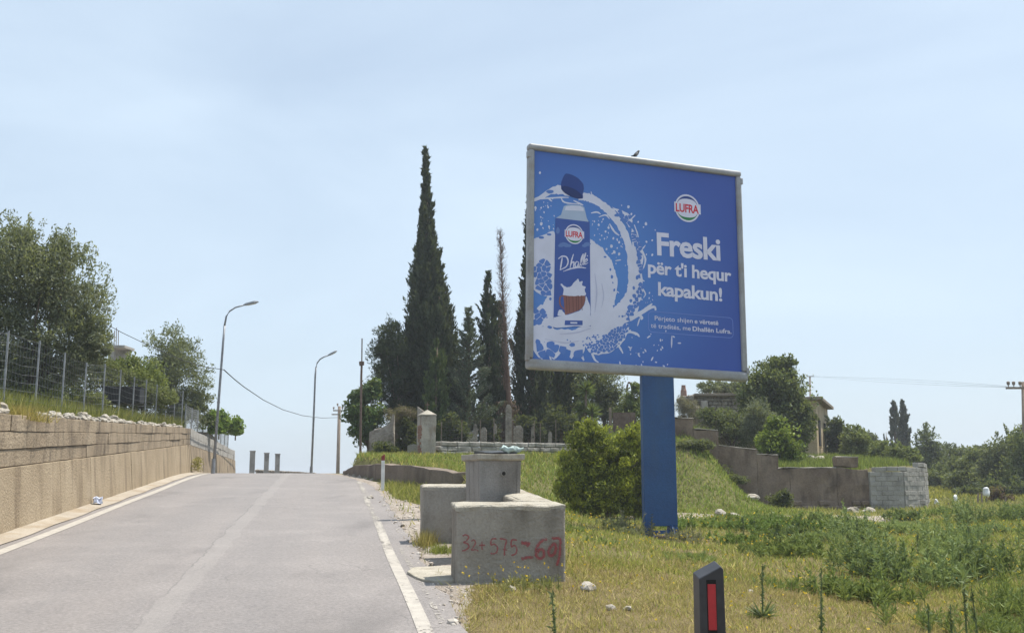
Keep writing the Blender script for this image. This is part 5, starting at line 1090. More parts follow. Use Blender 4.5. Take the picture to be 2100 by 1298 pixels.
cypress('tallest dark cypress left of the billboard', (872, 884), [(303, .6), (330, 2.5), (400, 6.5), (450, 10), (500, 15), (560, 22), (600, 27), (650, 32), (700, 42), (760, 50), (820, 54), (880, 50), (905, 34)], 38, 56000, DK1, DK2, sl=.75, ll=.2, lw=.06, trunkr=.2)
cypress('second dark cypress trunk pressed against the right of the tallest', (900, 912), [(590, 3), (630, 14), (680, 24), (740, 32), (800, 36), (860, 38), (905, 30)], 37, 20000, DK1, DK2, sl=.6, ll=.18, lw=.055)
cypress('small lighter green young cypress in front of the tallest cypress', (897, 893), [(695, 1.5), (730, 8), (780, 15), (830, 20), (860, 16)], 35.5, 4200, (.03, .055, .018), (.085, .125, .04), sl=.5, ll=.16, lw=.05, trunkr=.05)
cypress('slender dark cypress between the young conifer and the dead cypress', (1001, 1004), [(558, 1.5), (590, 4), (640, 8), (700, 12), (780, 15), (860, 17), (905, 12)], 38, 11000, DK1, (.045, .07, .035), sl=.55, ll=.17, lw=.05)
cypress('bushier dark cypress directly beside the dead brown cypress', (1022, 1022), [(622, 2), (660, 9), (720, 13), (800, 15), (870, 16), (905, 12)], 39, 8000, DK1, (.045, .07, .035), sl=.55, ll=.17, lw=.05)
cypress('dark cypress half hidden by the left edge of the billboard', (1086, 1092), [(405, 1.5), (450, 5), (520, 9), (600, 15), (680, 22), (760, 30), (850, 34), (905, 28)], 39, 24000, DK1, DK2, sl=.65, ll=.19, lw=.058, trunkr=.16)
cypress('dark cypress behind the lower left of the billboard', (1132, 1132), [(520, 2), (600, 14), (700, 24), (780, 30), (850, 32), (905, 26)], 40, 14000, DK1, (.035, .055, .028), sl=.6, ll=.2, lw=.06)
cypress('dark cypress behind the billboard nearest the yucca', (1170, 1168), [(560, 2), (640, 14), (720, 22), (800, 26), (860, 26), (905, 22)], 40.5, 11000, DK1, (.04, .06, .03), sl=.6, ll=.2, lw=.06)
cypress('left one of two far dark cypresses on the right skyline', (1833, 1836), [(820, .8), (840, 4), (865, 6), (890, 7), (918, 7)], 75, 6000, (.03, .04, .03), (.075, .09, .065), ter='g', group='far cypresses', sl=.4, ll=.25, lw=.09)
cypress('right one of two far dark cypresses on the right skyline', (1850, 1856), [(820, .8), (840, 4), (865, 6.5), (890, 8), (918, 8)], 75.5, 6500, (.03, .04, .03), (.075, .09, .065), ter='g', group='far cypresses', sl=.4, ll=.25, lw=.09)
cypress('tiny third cypress left of the two far dark cypresses', (1817, 1817), [(882, .8), (895, 2.5), (918, 4)], 78, 900, (.02, .03, .022), (.05, .065, .045), group='far cypresses', sl=.5, ll=.25, lw=.09)
def conifer(label, px, top, bot, hw, Y, n):
    a = P(px, bot, Y); a[2] = gz(a[0], a[1]); tp = P(px-2, top, Y); root = thing('young_conifer', a, label, 'conifer'); C = []; D = []; k = MB(); k.tube([a-[0, 0, .2], (a+tp)/2, tp], [.09, .055, .012], 7)
    H_ = tp[2]-a[2]; HW = hw*Y/2100; z = .35
    while z < H_-.05:
        f = 1-z/H_; L = HW*(f*1.15+.08)
        for q in range(5 if f > .15 else 3):
            th = rng.random()*6.28; l = L*rng.uniform(.65, 1.2); d = np.array([math.cos(th), math.sin(th), .25]); p0 = a+(tp-a)*(z/H_); pts = [p0+d*l*s_+np.array([0, 0, .38*l*s_*s_]) for s_ in (0, .35, .7, 1)]; k.tube(pts, [.02, .014, .009, .003], 4, False)
            m_ = int(40+l*95); s_ = rng.random(m_)**.8; C.append(p0+d*(l*s_)[:, None]+np.stack([0*s_, 0*s_, .38*l*s_*s_], 1)+rng.normal(size=(m_, 3))*.035); D.append(unit(d+[0, 0, .5]+rng.normal(size=(m_, 3))*.6))
        z += rng.uniform(.09, .17)
    C = np.concatenate(C); D = np.concatenate(D); n = len(C); fastmesh('crown', leaf_quads(C, D, .12*rng.uniform(.6, 1.4, n), .035*rng.uniform(.6, 1.4, n)), 4, M['needle'], root, colvar(n, (.05, .075, .05), (.14, .17, .12))); k.build('trunk', M['bark'], root)
conifer('young open branched conifer right of the tallest cypress', 963, 632, 902, 62, 36.2, 0)
# dead cypress
a = P(1044, 905, 37); a[2] = gz(a[0], a[1]); tp = P(1025, 470, 37); root = thing('dead_cypress', a, 'bare brown dead cypress with reddish twigs left of the billboard', 'dead tree'); k = MB(); m1 = P(1038, 720, 37)
k.tube([a-[0, 0, .2], P(1045, 850, 37), m1, P(1030, 590, 37), tp], [.15, .11, .045, .022, .004], 8); k.build('trunk', M['deadbark'], root); k = MB(); C = []; D = []
for i in range(420):
    f = rng.uniform(.25, .99); zz = a[2]+(tp[2]-a[2])*f; xx = np.interp(f, [0, .43, .72, 1], [a[0], m1[0], P(1030, 590, 37)[0], tp[0]]); th = rng.random()*6.28; L = rng.uniform(.3, 1.1)*np.interp(f, [.2, .5, .8, 1], [.6, .6, .4, .22]); d = np.array([math.cos(th)*.6, math.sin(th)*.6, 1]); p0 = np.array([xx, a[1], zz])
    pts = [p0, p0+d*L*.5+rng.normal(size=3)*.02, p0+d*L+rng.normal(size=3)*.03]; k.tube(pts, [.007, .005, .002], 3, False)
    m_ = 7; s_ = rng.random(m_); C.append(p0+d*(L*s_)[:, None]+rng.normal(size=(m_, 3))*.035); D.append(unit(d+rng.normal(size=(m_, 3))*.7))
k.build('twigs', M['deadbark'], root); C = np.concatenate(C); D = np.concatenate(D); n = len(C); fastmesh('dry_needles', leaf_quads(C, D, np.full(n, .09), np.full(n, .014)), 4, M['needle'], root, colvar(n, (.10, .06, .055), (.20, .13, .115)))
m_ = 2600; f = rng.random(m_); z = a[2]+.35+f*1.5; C = np.stack([np.interp(z, [a[2], a[2]+3.4], [a[0], m1[0]])+rng.normal(0, .17, m_), a[1]+rng.normal(0, .17, m_), z], 1); D = unit(rng.normal(size=(m_, 3))*.4+[0, 0, -1]); fastmesh('dry_needles', leaf_quads(C, D, np.full(m_, .15), np.full(m_, .03)), 4, M['needle'], root, colvar(m_, (.07, .045, .035), (.17, .11, .085)))
tree('broadleaf_tree', 'grey green bushy tree behind the yucca left of the billboard post', 'tree', [(1245, 790, 38, 36), (1225, 830, 40, 40), (1262, 830, 34, 34), (1215, 780, 30, 30)], 39, 1242, 11000, .12, .045, (.035, .05, .028), (.115, .135, .075), .25, .1)
tree('broadleaf_tree', 'small fresh green tree touching the left of the billboard post', 'tree', [(1302, 826, 24, 22), (1295, 850, 30, 24), (1303, 796, 12, 16)], 37.5, 1298, 5000, .11, .06, (.06, .09, .025), (.17, .22, .07), .28, .07)
for q_, (lab, bl, bx, Yk) in enumerate((('dark low shrub behind the fence just right of the gate pillar', [(928, 880, 22, 26), (945, 890, 16, 18)], 935, 34.2), ('dark low shrub behind the fence below the slender cypress', [(1002, 880, 14, 24), (1012, 892, 12, 14)], 1006, 35.8), ('dark low shrub behind the fence right of the dead cypress', [(1078, 875, 18, 28), (1100, 885, 14, 20)], 1086, 35.8), ('dark shrub behind the fence under the billboard left end', [(1140, 865, 24, 34), (1165, 880, 20, 26)], 1150, 36.6))): tree('shrub', lab, 'shrub', bl, Yk, bx, 3600, .11, .045, (.016, .028, .014), (.06, .082, .038), .3, .04)
tree('shrub', 'tangled weedy shrub along the foot of the left wire fence', 'shrub', [(60, 815, 60, 22), (130, 822, 50, 18), (190, 822, 40, 18)], 22, 110, 6000, .08, .03, (.07, .09, .03), (.22, .24, .08), .35, .03, 'bank')
# yucca
a = P(1205, 905, 35.2); a[2] = gz(a[0], a[1]); root = thing('yucca', a, 'green yucca with spiky leaf rosettes behind the fence', 'plant'); heads = [P(1202, 800, 35.2), P(1215, 846, 35.0), P(1196, 838, 35.4)]; k = MB(); C = []; D = []
for h in heads:
    k.tube([a-[0, 0, .1], (a+h)/2+rng.normal(size=3)*.05, h], [.07, .05, .04], 6); d = unit(rng.normal(size=(150, 3))+[0, 0, .35]); L = rng.uniform(.3, .5, 150); C.append(h+d*L[:, None]/2); D.append(d)
k.build('stem', M['bark'], root); C = np.concatenate(C); D = np.concatenate(D); n = len(C); fastmesh('leaves', leaf_quads(C, D, np.full(n, .42), np.full(n, .04)), 4, M['leaf'], root, colvar(n, (.035, .065, .022), (.10, .155, .05)))
# bush before the post
tree('bush', 'dense yellow green rounded bush left of the billboard post', 'bush', [(1205, 915, 40, 44), (1258, 950, 40, 46), (1180, 965, 36, 46), (1292, 935, 34, 50), (1225, 1000, 66, 44), (1290, 1000, 46, 44), (1204, 882, 26, 20), (1300, 895, 24, 24), (1240, 925, 26, 26), (1172, 1000, 34, 40), (1345, 960, 36, 50), (1340, 1010, 36, 36), (1200, 1030, 44, 28), (1260, 1034, 50, 26), (1310, 1030, 40, 28)], 24.2, 1245, 60000, .085, .032, (.06, .09, .012), (.38, .42, .045), .18, .06, up=.7, open_=.25, nclump=560, shoots=110)
tree('shrub', 'dull green shrub growing at the foot of the stepped wall', 'shrub', [(1432, 930, 24, 26), (1440, 965, 26, 26), (1415, 950, 20, 20)], 30.2, 1432, 5200, .10, .035, (.045, .06, .03), (.13, .15, .075), .26, .05)
tree('shrub', 'small dark shrub at the base of the brown wall below the bright bush', 'shrub', [(1600, 1030, 22, 20), (1606, 1018, 16, 14)], 29.8, 1602, 2800, .08, .04, (.025, .04, .015), (.09, .115, .045), .3, .03)
tree('shrub', 'dark weeds hanging on the slope along the stepped wall', 'shrub', [(1500, 1000, 22, 26), (1480, 975, 20, 22), (1520, 1035, 20, 18)], 30.3, 1500, 4200, .10, .03, (.04, .055, .02), (.12, .14, .055), .3, .03)
# right hand trees
tree('leafy_tree', 'big dense green tree right of the billboard before the plastered house', 'tree', [(1585, 778, 44, 40), (1620, 805, 42, 46), (1555, 800, 40, 40), (1600, 845, 56, 46), (1640, 850, 30, 46), (1550, 850, 34, 34), (1635, 890, 30, 36), (1610, 760, 24, 26)], 40, 1605, 26000, .14, .075, (.035, .058, .02), (.12, .155, .055), .23, .15, 'terr', nclump=330, shoots=30)
tree('olive_tree', 'pale silvery olive tree in front of the big dense tree', 'tree', [(1552, 855, 30, 34), (1575, 870, 24, 34), (1540, 875, 22, 24), (1558, 890, 26, 26)], 37, 1560, 9000, .10, .03, (.075, .095, .06), (.19, .21, .14), .26, .07, 'terr', shoots=20)
tree('shrub', 'bright lime green young tree above the step in the brown wall', 'shrub', [(1590, 880, 22, 30), (1602, 905, 36, 34), (1575, 905, 22, 26), (1620, 925, 24, 24), (1592, 935, 26, 20)], 34, 1596, 9000, .12, .06, (.06, .11, .012), (.20, .27, .035), .25, .06, 'terr')
tree('shrub', 'dull green shrub on the terrace above the stepped wall', 'shrub', [(1490, 870, 40, 30), (1525, 890, 30, 34), (1460, 850, 24, 18)], 38, 1500, 8000, .11, .045, (.035, .055, .022), (.12, .15, .06), .26, .06, 'terr')
tree('shrub', 'ivy like dry shrub covering the broken end of the stone house', 'shrub', [(1412, 840, 24, 18), (1400, 825, 16, 14)], 43.2, 1412, 2600, .16, .018, (.14, .12, .09), (.27, .24, .19), .35, .04, 'terr')
tree('olive_tree', 'olive tree crown showing above the stone house roof', 'tree', [(1455, 796, 26, 14), (1490, 798, 30, 14), (1520, 795, 20, 14)], 50, 1480, 6000, .15, .05, (.06, .075, .04), (.16, .18, .10), .3, .08, 'terr')
HG = 'trees and shrubs along the far right field edge'
hedge = [('dark leafy shrub right against the plastered house', [(1712, 890, 18, 34), (1725, 915, 24, 28)], 47, 1716, 0, 5200, 'terr'), ('lighter shrub right of the plastered house', [(1755, 905, 26, 28), (1745, 930, 30, 22)], 46, 1752, 1, 5200, 'terr'),
    ('low green bush left of the far cypresses', [(1800, 925, 30, 22), (1780, 940, 30, 18)], 48, 1796, 1, 5000, 'terr'), ('rounded green bush below the far cypresses', [(1845, 935, 32, 24), (1865, 950, 26, 24), (1830, 950, 24, 18)], 46, 1846, 1, 6500, 'terr'),
    ('dark tall tree right of the far cypresses', [(1905, 905, 22, 30), (1895, 935, 26, 34), (1915, 950, 30, 30)], 60, 1905, 0, 6500, 'g'), ('dark green tree second right of the far cypresses', [(1950, 935, 26, 24), (1962, 955, 30, 26)], 62, 1955, 0, 5500, 'g'),
    ('dense rounded dark shrub at the end of the grass path', [(1915, 985, 36, 20), (1940, 975, 30, 20), (1890, 980, 24, 16)], 55, 1915, 2, 7500, 'g'), ('broad grey green olive shrub behind the white bags', [(1990, 955, 36, 30), (1985, 985, 44, 32), (2010, 940, 26, 24)], 50, 1990, 2, 9500, 'g'),
    ('taller olive tree near the right edge behind the red bush', [(2055, 930, 34, 36), (2060, 970, 44, 40), (2030, 960, 30, 34), (2085, 915, 26, 40)], 47, 2058, 3, 12500, 'g'), ('dark hedge tree at the extreme right edge', [(2110, 930, 40, 50), (2100, 980, 50, 40)], 45, 2112, 2, 9500, 'g'),
    ('dark low undergrowth below the right olive trees', [(2040, 1005, 40, 22), (2090, 1005, 40, 24), (1990, 1010, 26, 16)], 44, 2050, 0, 7500, 'g'), ('pale far tree on the skyline between hedge trees', [(1985, 930, 16, 16), (2005, 925, 16, 14)], 70, 1996, 3, 2600, 'g'), ('small skyline bush just left of the far cypresses', [(1790, 905, 20, 14), (1775, 900, 16, 14)], 66, 1784, 3, 2500, 'terr')]
pal = [((.035, .055, .026), (.10, .13, .06)), ((.07, .10, .03), (.20, .24, .085)), ((.055, .08, .03), (.16, .19, .075)), ((.075, .095, .05), (.20, .225, .125))]
for lab, bl, Y_, bx, pi2, n_, ter in hedge: tree('field_shrub' if Y_ < 56 else 'field_tree', lab, 'shrub' if Y_ < 56 else 'tree', bl, Y_, bx, n_, .17, .075, *pal[pi2], .25, .07, ter, group=HG, shoots=10)
tree('red_shrub', 'dark reddish shrub beside the tall white bag', 'shrub', [(2050, 1022, 18, 22), (2060, 1035, 16, 14)], 38, 2052, 3000, .10, .045, (.05, .02, .018), (.13, .055, .045), .3, .03)

# ------------------------------------------------------------------ grass and weeds (uncountable)
def blades(X_, Y_, Zf, h, w, c1, c2, lean=.35, k=None):
    n = len(X_); th = rng.random(n)*2*math.pi; b = np.stack([X_, Y_, Zf(X_, Y_)-.01], 1); s = np.stack([np.cos(th), np.sin(th), np.zeros(n)], 1)*(w*.5)[:, None]; ph = rng.random(n)*2*math.pi; l = np.abs(rng.normal(0, lean, n))*h
    tip = b+np.stack([np.cos(ph)*l, np.sin(ph)*l, h], 1); V = np.empty((n, 3, 3)); V[:, 0] = b-s; V[:, 1] = b+s; V[:, 2] = tip; return V.reshape(-1, 3), colvar(n, c1, c2, k, .34)
def pnoise(x, y, s=1.): return .5+.25*(np.sin(x*1.1*s+1.7*np.sin(y*.7*s))+np.sin(y*1.3*s+1.3*np.sin(x*.9*s+2)))
def tnoise(x, y):
    return (np.sin(x*2.1+1.3*np.sin(y*3.3))*np.sin(y*2.4+1.1*np.sin(x*1.7+1))+.6*np.sin(x*5.3+y*2.2)*np.sin(y*6.1-x*3)+.4*np.sin(x*11+3*np.sin(y*4))*np.sin(y*13))*.5
def in_u(n, t): return (n > 1.1) & (n < 2.32) & (t > 9.8) & (t < 13.5)
VV, CC_ = [], []
def sow(n, x0, x1, y0, y1, hfun, wfun, c1, c2, mask=None, dens=None, lean=.65, zf=ground_z, kfun=None):
    x = rng.uniform(x0, x1, n); y = rng.uniform(y0, y1, n); t = x*RD[0]+y*RD[1]; nn = x*RN[0]+y*RN[1]
    p = 1-gravel_amt(x, y)*.97
    if dens is not None: p = p*dens(x, y)
    ok = (rng.random(n) < p) & ~in_u(nn, t) & (np.abs(x) < y*.56+1.2)
    if mask is not None: ok &= mask(x, y, nn, t)
    x, y = x[ok], y[ok]; v, c = blades(x, y, zf, hfun(x, y)*(1-.75*np.exp(-((x-2.5)**2/.5+(y-17.5)**2/.7)))*rng.uniform(.5, 1.4, len(x)), wfun(x, y)*rng.uniform(.6, 1.4, len(x)), c1, c2, lean, None if kfun is None else kfun(x, y)); VV.append(v); CC_.append(c)
field = lambda x, y, n, t: (n > 1.0)
DRY1, DRY2 = (.32, .255, .085), (.48, .40, .165); GRN1, GRN2 = (.15, .19, .03), (.33, .36, .08)
far_w = lambda x, y: .004+.0009*y
wet = lambda x, y: np.clip(green_amt(x, y)*1.3+.2+tnoise(x*.5, y*.5)*.45, 0, 1)
RED1, RED2 = (.26, .165, .085), (.40, .27, .15)
bare = lambda x, y: np.clip(.72+.55*tnoise(x*1.7, y*1.5)+.3*tnoise(x*4, y*4), .08, 1)
sow(150000, -2, 7, 4.2, 12, lambda x, y: .045+.02*tnoise(x, y), lambda x, y: .0032+.0007*y, DRY1, DRY2, field, bare, .95)
sow(60000, -2, 7, 4.2, 12, lambda x, y: .05+.02*tnoise(x*2, y*2), lambda x, y: .003+.0006*y, RED1, RED2, field, lambda x, y: np.clip(.35+.8*tnoise(x*.9+2, y*1.1), 0, 1), .95)
sow(70000, -2, 7, 4.2, 12, lambda x, y: .055+.03*tnoise(x*.7, y*.7), lambda x, y: .0032+.0007*y, GRN1, GRN2, field, lambda x, y: np.clip(wet(x, y)*1.2+.5*tnoise(x*2.3, y*2.3)-.1, .02, 1), .9)
sow(120000, -3, 16, 11, 24, lambda x, y: .075+.04*tnoise(x*.6, y*.6), far_w, GRN1, GRN2, field, lambda x, y: np.clip(wet(x, y)+.4*tnoise(x*2.1, y*1.9), .02, 1), .9)
sow(90000, -3, 16, 11, 27, lambda x, y: .075+.03*tnoise(x*.8, y*.8), far_w, DRY1, DRY2, field, lambda x, y: np.clip(1-wet(x, y)*.6+.4*tnoise(x, y), .05, 1), .9)
sow(16000, -3, 14, 8, 24, lambda x, y: .16+0*x, lambda x, y: .003+.0004*y, (.34, .27, .12), (.50, .42, .22), field, lambda x, y: np.clip(.3+.8*tnoise(x*.8+3, y*.7), 0, 1), .5)
bank_m = lambda x, y, n, t: (n > nwall(t)+.2) & (y < 34.4)
sow(70000, -5.5, 7.6, 22.3, 34.4, lambda x, y: .11+.05*tnoise(x*.7, y*.7), far_w, (.11, .175, .03), (.30, .36, .08), bank_m, lambda x, y: np.clip(.8+.3*tnoise(x*.6, y*.8), .2, 1))
sow(30000, -5.5, 7.6, 22.3, 34.4, lambda x, y: .12+.05*tnoise(x, y), far_w, (.33, .28, .08), (.46, .40, .13), bank_m, lambda x, y: np.clip(.45-.2*x*.5+.5*tnoise(x*.6, y*.5), .05, 1))
sow(9000, -4, 0, 17.5, 25, lambda x, y: .15+.06*tnoise(x, y), far_w, (.13, .16, .03), (.36, .33, .09), lambda x, y, n, t: (n > 1.15) & (n < nwall(t)-.05))
sow(40000, 6.8, 26, 23, 46, lambda x, y: .11+.05*tnoise(x*.6, y*.6), lambda x, y: .006+.0009*y, (.15, .17, .04), (.40, .36, .11), lambda x, y, n, t: ~((x < 14.2) & (y > np.interp(x, [5, 10.6, 14.2], [30.7, 30.7, 35.8]))))
sow(16000, 14, 30, 40, 58, lambda x, y: .16+0*x, lambda x, y: .05+0*x, (.17, .18, .03), (.42, .36, .06), None)
grass = fastmesh('grass', np.concatenate(VV), 3, M['grass'], None, np.concatenate(CC_), loc=(0, 0, 0)); tag(grass, 'dry yellow and green grass covering the field and banks', 'grass', kind='stuff')
VV, CC_ = [], []
x = rng.uniform(2.4, 14, 30000); y = rng.uniform(31.3, 46, 30000); ok = (y > np.interp(x, [2.2, 10.55, 14.2], [31.3, 31.3, 36.4])); x, y = x[ok], y[ok]
v, c = blades(x, y, terr_z, rng.uniform(.1, .3, len(x)), rng.uniform(.02, .05, len(x)), (.09, .14, .025), (.24, .29, .07)); o = fastmesh('grass', v, 3, M['grass'], None, c, loc=(0, 0, 0)); tag(o, 'green grass on the terrace above the stepped wall', 'grass', kind='stuff')
tt_ = rng.uniform(12, 33, 42000); dd_ = rng.uniform(.06, 1, 42000)**1.5*6; xy = tt_[:, None]*RD+(-4.45-dd_)[:, None]*RN
v, c = blades(xy[:, 0], xy[:, 1], lambda a, b: bank_z(tt_, dd_), rng.uniform(.12, .5, 42000), rng.uniform(.012, .03, 42000), (.10, .13, .03), (.34, .31, .10)); o = fastmesh('grass', v, 3, M['grass'], None, c, loc=(0, 0, 0)); tag(o, 'tall wild grass behind the left wire fence', 'grass', kind='stuff')
# dry tuft hanging over the wall
a = NT(-4.33, 15.5); n_ = 700; x = a[0]+rng.normal(0, .12, n_); y = a[1]+rng.normal(0, .28, n_); v, c = blades(x, y, lambda q, r: np.full(len(q), wt(15.5)-.06), rng.uniform(.1, .28, n_), rng.uniform(.006, .014, n_), (.30, .22, .07), (.42, .33, .12), .8); o = fastmesh('grass_tuft', v, 3, M['grass'], None, c); tag(o, 'dry straw coloured tuft hanging over the tan wall edge', 'grass tuft', kind='stuff')
for nm, (px, py, Y_), s, hh_, lab in (('g', (875, 1108, 12.9), (.1, .12), .24, 'dry tuft growing at the left end of the rear well wall'), ('g', (905, 1122, 12.2), (.13, .1), .14, 'green tuft in the opening between the well walls')):
    a = P(px, py, Y_); n_ = 420; x = a[0]+rng.normal(0, s[0]*.6, n_); y = a[1]+rng.normal(0, s[1], n_); cs_ = ((.22, .18, .06), (.42, .33, .14)) if 'dry' in lab else ((.14, .18, .04), (.32, .33, .09)); v, c = blades(x, y, lambda q, r: ground_z(q, r), rng.uniform(.4, 1, n_)*hh_, rng.uniform(.006, .012, n_), *cs_, .5); o = fastmesh('grass_tuft', v, 3, M['grass'], None, c); tag(o, lab, 'grass tuft', kind='stuff')
# leafy weeds in the field: stalks with many narrow leaves
def weeds(name, label, groups, per=46, leafw=.014):
    "groups: (x, y, spread x, spread y, plants, height, colour1, colour2); plants gather in clumps"
    V_, K_ = [], []
    for (cx_, cy_, sx, sy, n, h, c1, c2) in groups:
        m = max(2, n//30); cl = np.stack([rng.normal(cx_, sx, m), rng.normal(cy_, sy, m)], 1); ch = rng.uniform(.4, 1.45, m); ck = rng.random(m); i0 = rng.integers(0, m, n); xy = cl[i0]+rng.normal(0, .17, (n, 2))
        x, y = xy.T; t = x*RD[0]+y*RD[1]; nn = x*RN[0]+y*RN[1]; ok = (y > 5) & (y < 29.8) & (nn > 1.5) & ~in_u(nn, t) & (np.hypot(x-pc[0], y-pc[1]) > .3) & ~((np.abs(x-2.5) < .75) & (y < 18) & (y > 15.5) & (h > .2)); x, y, i0 = x[ok], y[ok], i0[ok]; n = len(x)
        z = ground_z(x, y); H_ = h*ch[i0]*rng.uniform(.6, 1.2, n); H_ = np.where(rng.random(n) < .18, H_*1.65, H_); ln = rng.normal(0, .2, (n, 2)); i = np.repeat(np.arange(n), per); f = rng.random(len(i))**.8
        C = np.stack([x[i]+ln[i, 0]*f*H_[i], y[i]+ln[i, 1]*f*H_[i], z[i]+f*H_[i]], 1); D = unit(rng.normal(size=(len(i), 3))*[1, 1, .6]+[0, 0, 1.0]); L = (.07+.30*h)*(1.25-f)*rng.uniform(.5, 1.3, len(i)); C = C+D*L[:, None]*.5
        V_.append(leaf_quads(C, D, L, leafw*.75*(1+y[i]*.035)*rng.uniform(.7, 1.5, len(i)))); K_.append(colvar(len(i), c1, c2, ck[i0][i]))
        B0 = np.stack([x, y, z-.03], 1); T0 = np.stack([x+ln[:, 0]*H_, y+ln[:, 1]*H_, z+H_*1.08], 1); D2 = T0-B0; V_.append(leaf_quads((B0+T0)/2, unit(D2), np.linalg.norm(D2, axis=1), .010+.0005*y)); K_.append(colvar(n, tuple(np.array(c1)*.9), c2))
    o = fastmesh(name, np.concatenate(V_), 4, M['leaf'], None, np.concatenate(K_), loc=(groups[0][0], groups[0][1], gz(groups[0][0], groups[0][1]))); return tag(o, label, 'weeds', kind='stuff')
W1, W2 = (.065, .11, .042), (.23, .30, .12); W3, W4 = (.10, .15, .04), (.24, .30, .09)
W5, W6 = (.11, .16, .055), (.28, .35, .13)
weeds('tall_weeds', 'tall blue green leafy weeds filling the right of the field', [(6.0, 17.4, 1.1, .8, 220, .26, W1, W2), (4.5, 12.6, .6, .6, 160, .30, W1, W2), (5.9, 14.4, .9, .8, 150, .28, W5, W6), (4.2, 14.8, .5, .7, 90, .22, W3, W4), (3.6, 10.6, .35, .4, 60, .22, W3, W4)])
weeds('tall_weeds', 'blue green weed thicket before the brown wall', [(6.9, 20.8, 1.1, .7, 170, .25, W5, W6), (9.6, 22.0, 1.0, .6, 100, .26, W1, W2), (5.6, 22.3, .7, .4, 60, .17, W3, W4)])
weeds('tall_weeds', 'weed patches along the right edge of the field', [(10.2, 19.5, .7, 1.0, 160, .30, W1, W2), (8.0, 15.4, .6, .7, 130, .34, W5, W6), (11.6, 23.5, .8, .7, 120, .28, W3, W4), (6.4, 11.4, .4, .5, 80, .28, W3, W4)])
weeds('low_weeds', 'sparse weeds in the lower right corner', [(3.9, 8.6, .6, .5, 90, .16, W3, W4), (4.6, 9.6, .5, .5, 110, .22, W3, W4), (3.2, 7.2, .3, .4, 40, .14, W3, W4)], 22, .009)
weeds('green_weeds', 'fresh green low weeds right of the billboard base', [(4.5, 19.4, .6, .6, 200, .17, (.08, .15, .03), (.19, .28, .07)), (3.6, 17.4, .5, .5, 70, .11, (.08, .15, .03), (.19, .28, .07)), (5.2, 20.8, .5, .5, 90, .2, (.08, .15, .03), (.19, .28, .07))])
weeds('grey_weeds', 'greyish weeds around the billboard base', [(2.1, 17.6, .12, .10, 46, .17, (.13, .13, .08), (.27, .26, .18)), (2.95, 17.7, .16, .10, 40, .15, (.13, .13, .08), (.27, .26, .18)), (1.6, 17.4, .25, .15, 40, .12, (.12, .14, .07), (.24, .25, .13))], 22, .009)
weeds('low_weeds', 'scattered low green herbs in the foreground grass', [(2.4, 10.5, 1.3, 2.2, 130, .075, (.11, .17, .045), (.24, .29, .09)), (1.6, 14.5, .8, 1.5, 90, .09, (.11, .17, .045), (.24, .29, .09))], 16, .009)
weeds('low_weeds', 'thin weeds along the front of the graffiti wall', [(.0, 9.58, .22, .04, 40, .12, (.12, .14, .05), (.33, .30, .12))], 16, .006)
def stalk(px, top, bot, Y_, label, c1=(.08, .12, .05), c2=(.17, .21, .10), ros=False, w=.013):
    a = P(px, bot, Y_); a[2] = gz(a[0], a[1]); zt = P(px, top, Y_)[2]; H_ = zt-a[2]; root = thing('weed_stalk', a, label, 'weed', 'single tall weed stalks'); ln = rng.normal(0, .04)
    MB().tube([a-[0, 0, .03], a+[ln*.4*H_, 0, H_*.5], a+[ln*H_, 0, H_]], [.007, .006, .003], 5).build('stem', M['leafstem'], root); m_ = int(30+H_*80); f = rng.random(m_)**(.9); C = a+np.stack([ln*f*H_, 0*f, f*H_], 1)+rng.normal(size=(m_, 3))*.008; D = unit(rng.normal(size=(m_, 3))+[0, 0, .8]); L = np.full(m_, .06)
    if ros:
        k_ = 60; d = unit(rng.normal(size=(k_, 3))*[1, 1, .3]+[0, 0, .5]); C = np.concatenate([C, a+d*.09]); D = np.concatenate([D, d]); L = np.concatenate([L, np.full(k_, .18)])
    n = len(C); fastmesh('leaves', leaf_quads(C, D, L, np.full(n, w)), 4, M['leaf'], root, colvar(n, c1, c2))
M['leafstem'] = plain('green_stem', (.10, .14, .06), .8)
for a_ in ((1683, 1165, 1290, 7.0, 'tall thin green stalk in dry grass right of the near post', False), (1563, 1155, 1228, 8.6, 'spiky rosette weed with one stalk beyond the near post', True), (1142, 1215, 1275, 6.8, 'bright green spiky weed in front of the graffiti wall', True), 
        (1903, 1240, 1320, 6.2, 'leaning green stalk leftmost of the lower right corner group', False), (1950, 1240, 1320, 6.3, 'upright green stalk second of the lower right corner group', False), (1983, 1195, 1320, 6.4, 'tallest leaning stalk in the lower right corner group', False), (2010, 1200, 1320, 6.6, 'thin stalk rightmost of the lower right corner group', False),
        (1760, 1060, 1165, 14, 'dark dry flower stalk standing in the weed thicket', False), (1883, 1090, 1150, 15, 'dark leaning flower stalk right of the weed thicket', False), (1990, 1075, 1130, 17, 'dark flower stalk before the tall white bag', False), (1525, 1058, 1105, 18.5, 'thin dark stalk right of the billboard base', False), (1550, 1060, 1105, 18.7, 'second thin dark stalk right of the billboard base', False)): stalk(*a_[:5], ros=a_[5])
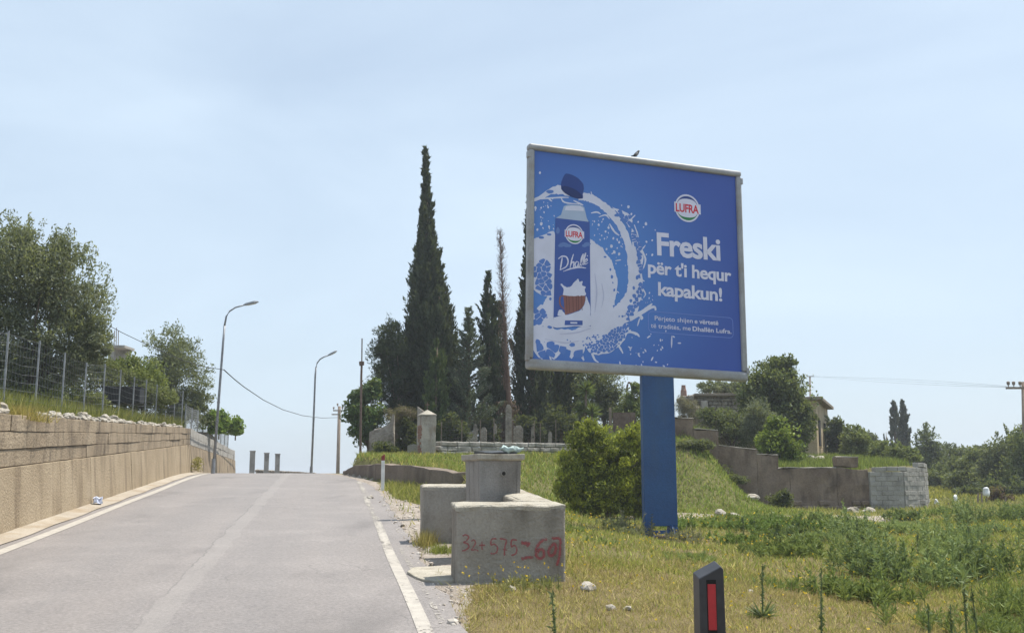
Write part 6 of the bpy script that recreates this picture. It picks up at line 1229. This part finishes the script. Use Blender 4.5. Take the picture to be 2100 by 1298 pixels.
# yellow flowers
n_ = 3400; x = rng.uniform(-1, 11, n_); y = rng.uniform(5.5, 26, n_); ok = (rng.random(n_) < np.clip(.45+.8*tnoise(x*.5, y*.6), 0, 1)) & (gravel_amt(x, y) < .3) & ~in_u(x*RN[0]+y*RN[1], x*RD[0]+y*RD[1]) & (x*RN[0]+y*RN[1] > 1.1); x, y = x[ok], y[ok]
x = np.concatenate([x, rng.uniform(-.45, .5, 26)]); y = np.concatenate([y, 9.62+rng.normal(0, .05, 26)]); n_ = len(x); hh_ = rng.uniform(.05, .17, n_); hh_[-26:] = rng.uniform(.06, .24, 26); C = np.stack([x, y, ground_z(x, y)+hh_], 1); r_f = .007+.0006*y
Cc = np.repeat(C, 3, 0)+rng.normal(size=(n_*3, 3))*.006; D = unit(rng.normal(size=(n_*3, 3))); o = fastmesh('yellow_flowers', leaf_quads(Cc, D, np.repeat(r_f, 3)*1.5, np.repeat(r_f, 3)*1.3), 4, M['leaf'], None, colvar(n_*3, (.62, .40, .01), (.75, .55, .04)), loc=(0, 0, 0)); tag(o, 'tiny yellow flowers scattered in the grass', 'flowers', kind='stuff')
# loose gravel on the shoulder
bm = bmesh.new(); bmesh.ops.create_icosphere(bm, subdivisions=1, radius=1); bv = np.array([v.co[:] for v in bm.verts]); bf = np.array([[v.index for v in f.verts] for f in bm.faces]); bm.free()
n_ = 2600; t_ = rng.uniform(5.5, 21, n_); n2 = rng.uniform(.9, 3, n_); xy = t_[:, None]*RD+n2[:, None]*RN; ok = (gravel_amt(xy[:, 0], xy[:, 1]) > .45) & ~in_u(n2, t_); xy = xy[ok]; n_ = len(xy); z = ground_z(xy[:, 0], xy[:, 1]); s_ = rng.lognormal(-4.5, .5, n_)
V = (bv[None]*(1+rng.normal(0, .18, (n_, len(bv), 1)))*s_[:, None, None]*[1, 1, .6]+np.stack([xy[:, 0], xy[:, 1], z+s_*.2], 1)[:, None])[:, bf].reshape(-1, 3); M['pebble'] = leafmat('pebble', 0.0, .9); o = fastmesh('gravel', V, 3, M['pebble'], None, np.repeat(colvar(n_, (.28, .24, .2), (.55, .51, .46)), len(bf), 0), loc=(0, 0, 0)); tag(o, 'loose pale gravel on the shoulder left of the well', 'gravel', kind='stuff')

# ------------------------------------------------------------------ thin summer haze
hm = bpy.data.materials.new('haze_air'); hm.use_nodes = True; hn = hm.node_tree; hn.nodes.clear(); ho = hn.nodes.new('ShaderNodeOutputMaterial'); hv = hn.nodes.new('ShaderNodeVolumePrincipled')
hv.inputs['Color'].default_value = (.86, .92, 1, 1); hv.inputs['Density'].default_value = .0010; hv.inputs['Anisotropy'].default_value = .2; hn.links.new(hv.outputs[0], ho.inputs['Volume'])
hb = MB().box((0, 1050, -25), (3900, 2500, 84)); o = hb.build('haze', hm); tag(o, kind='stuff')
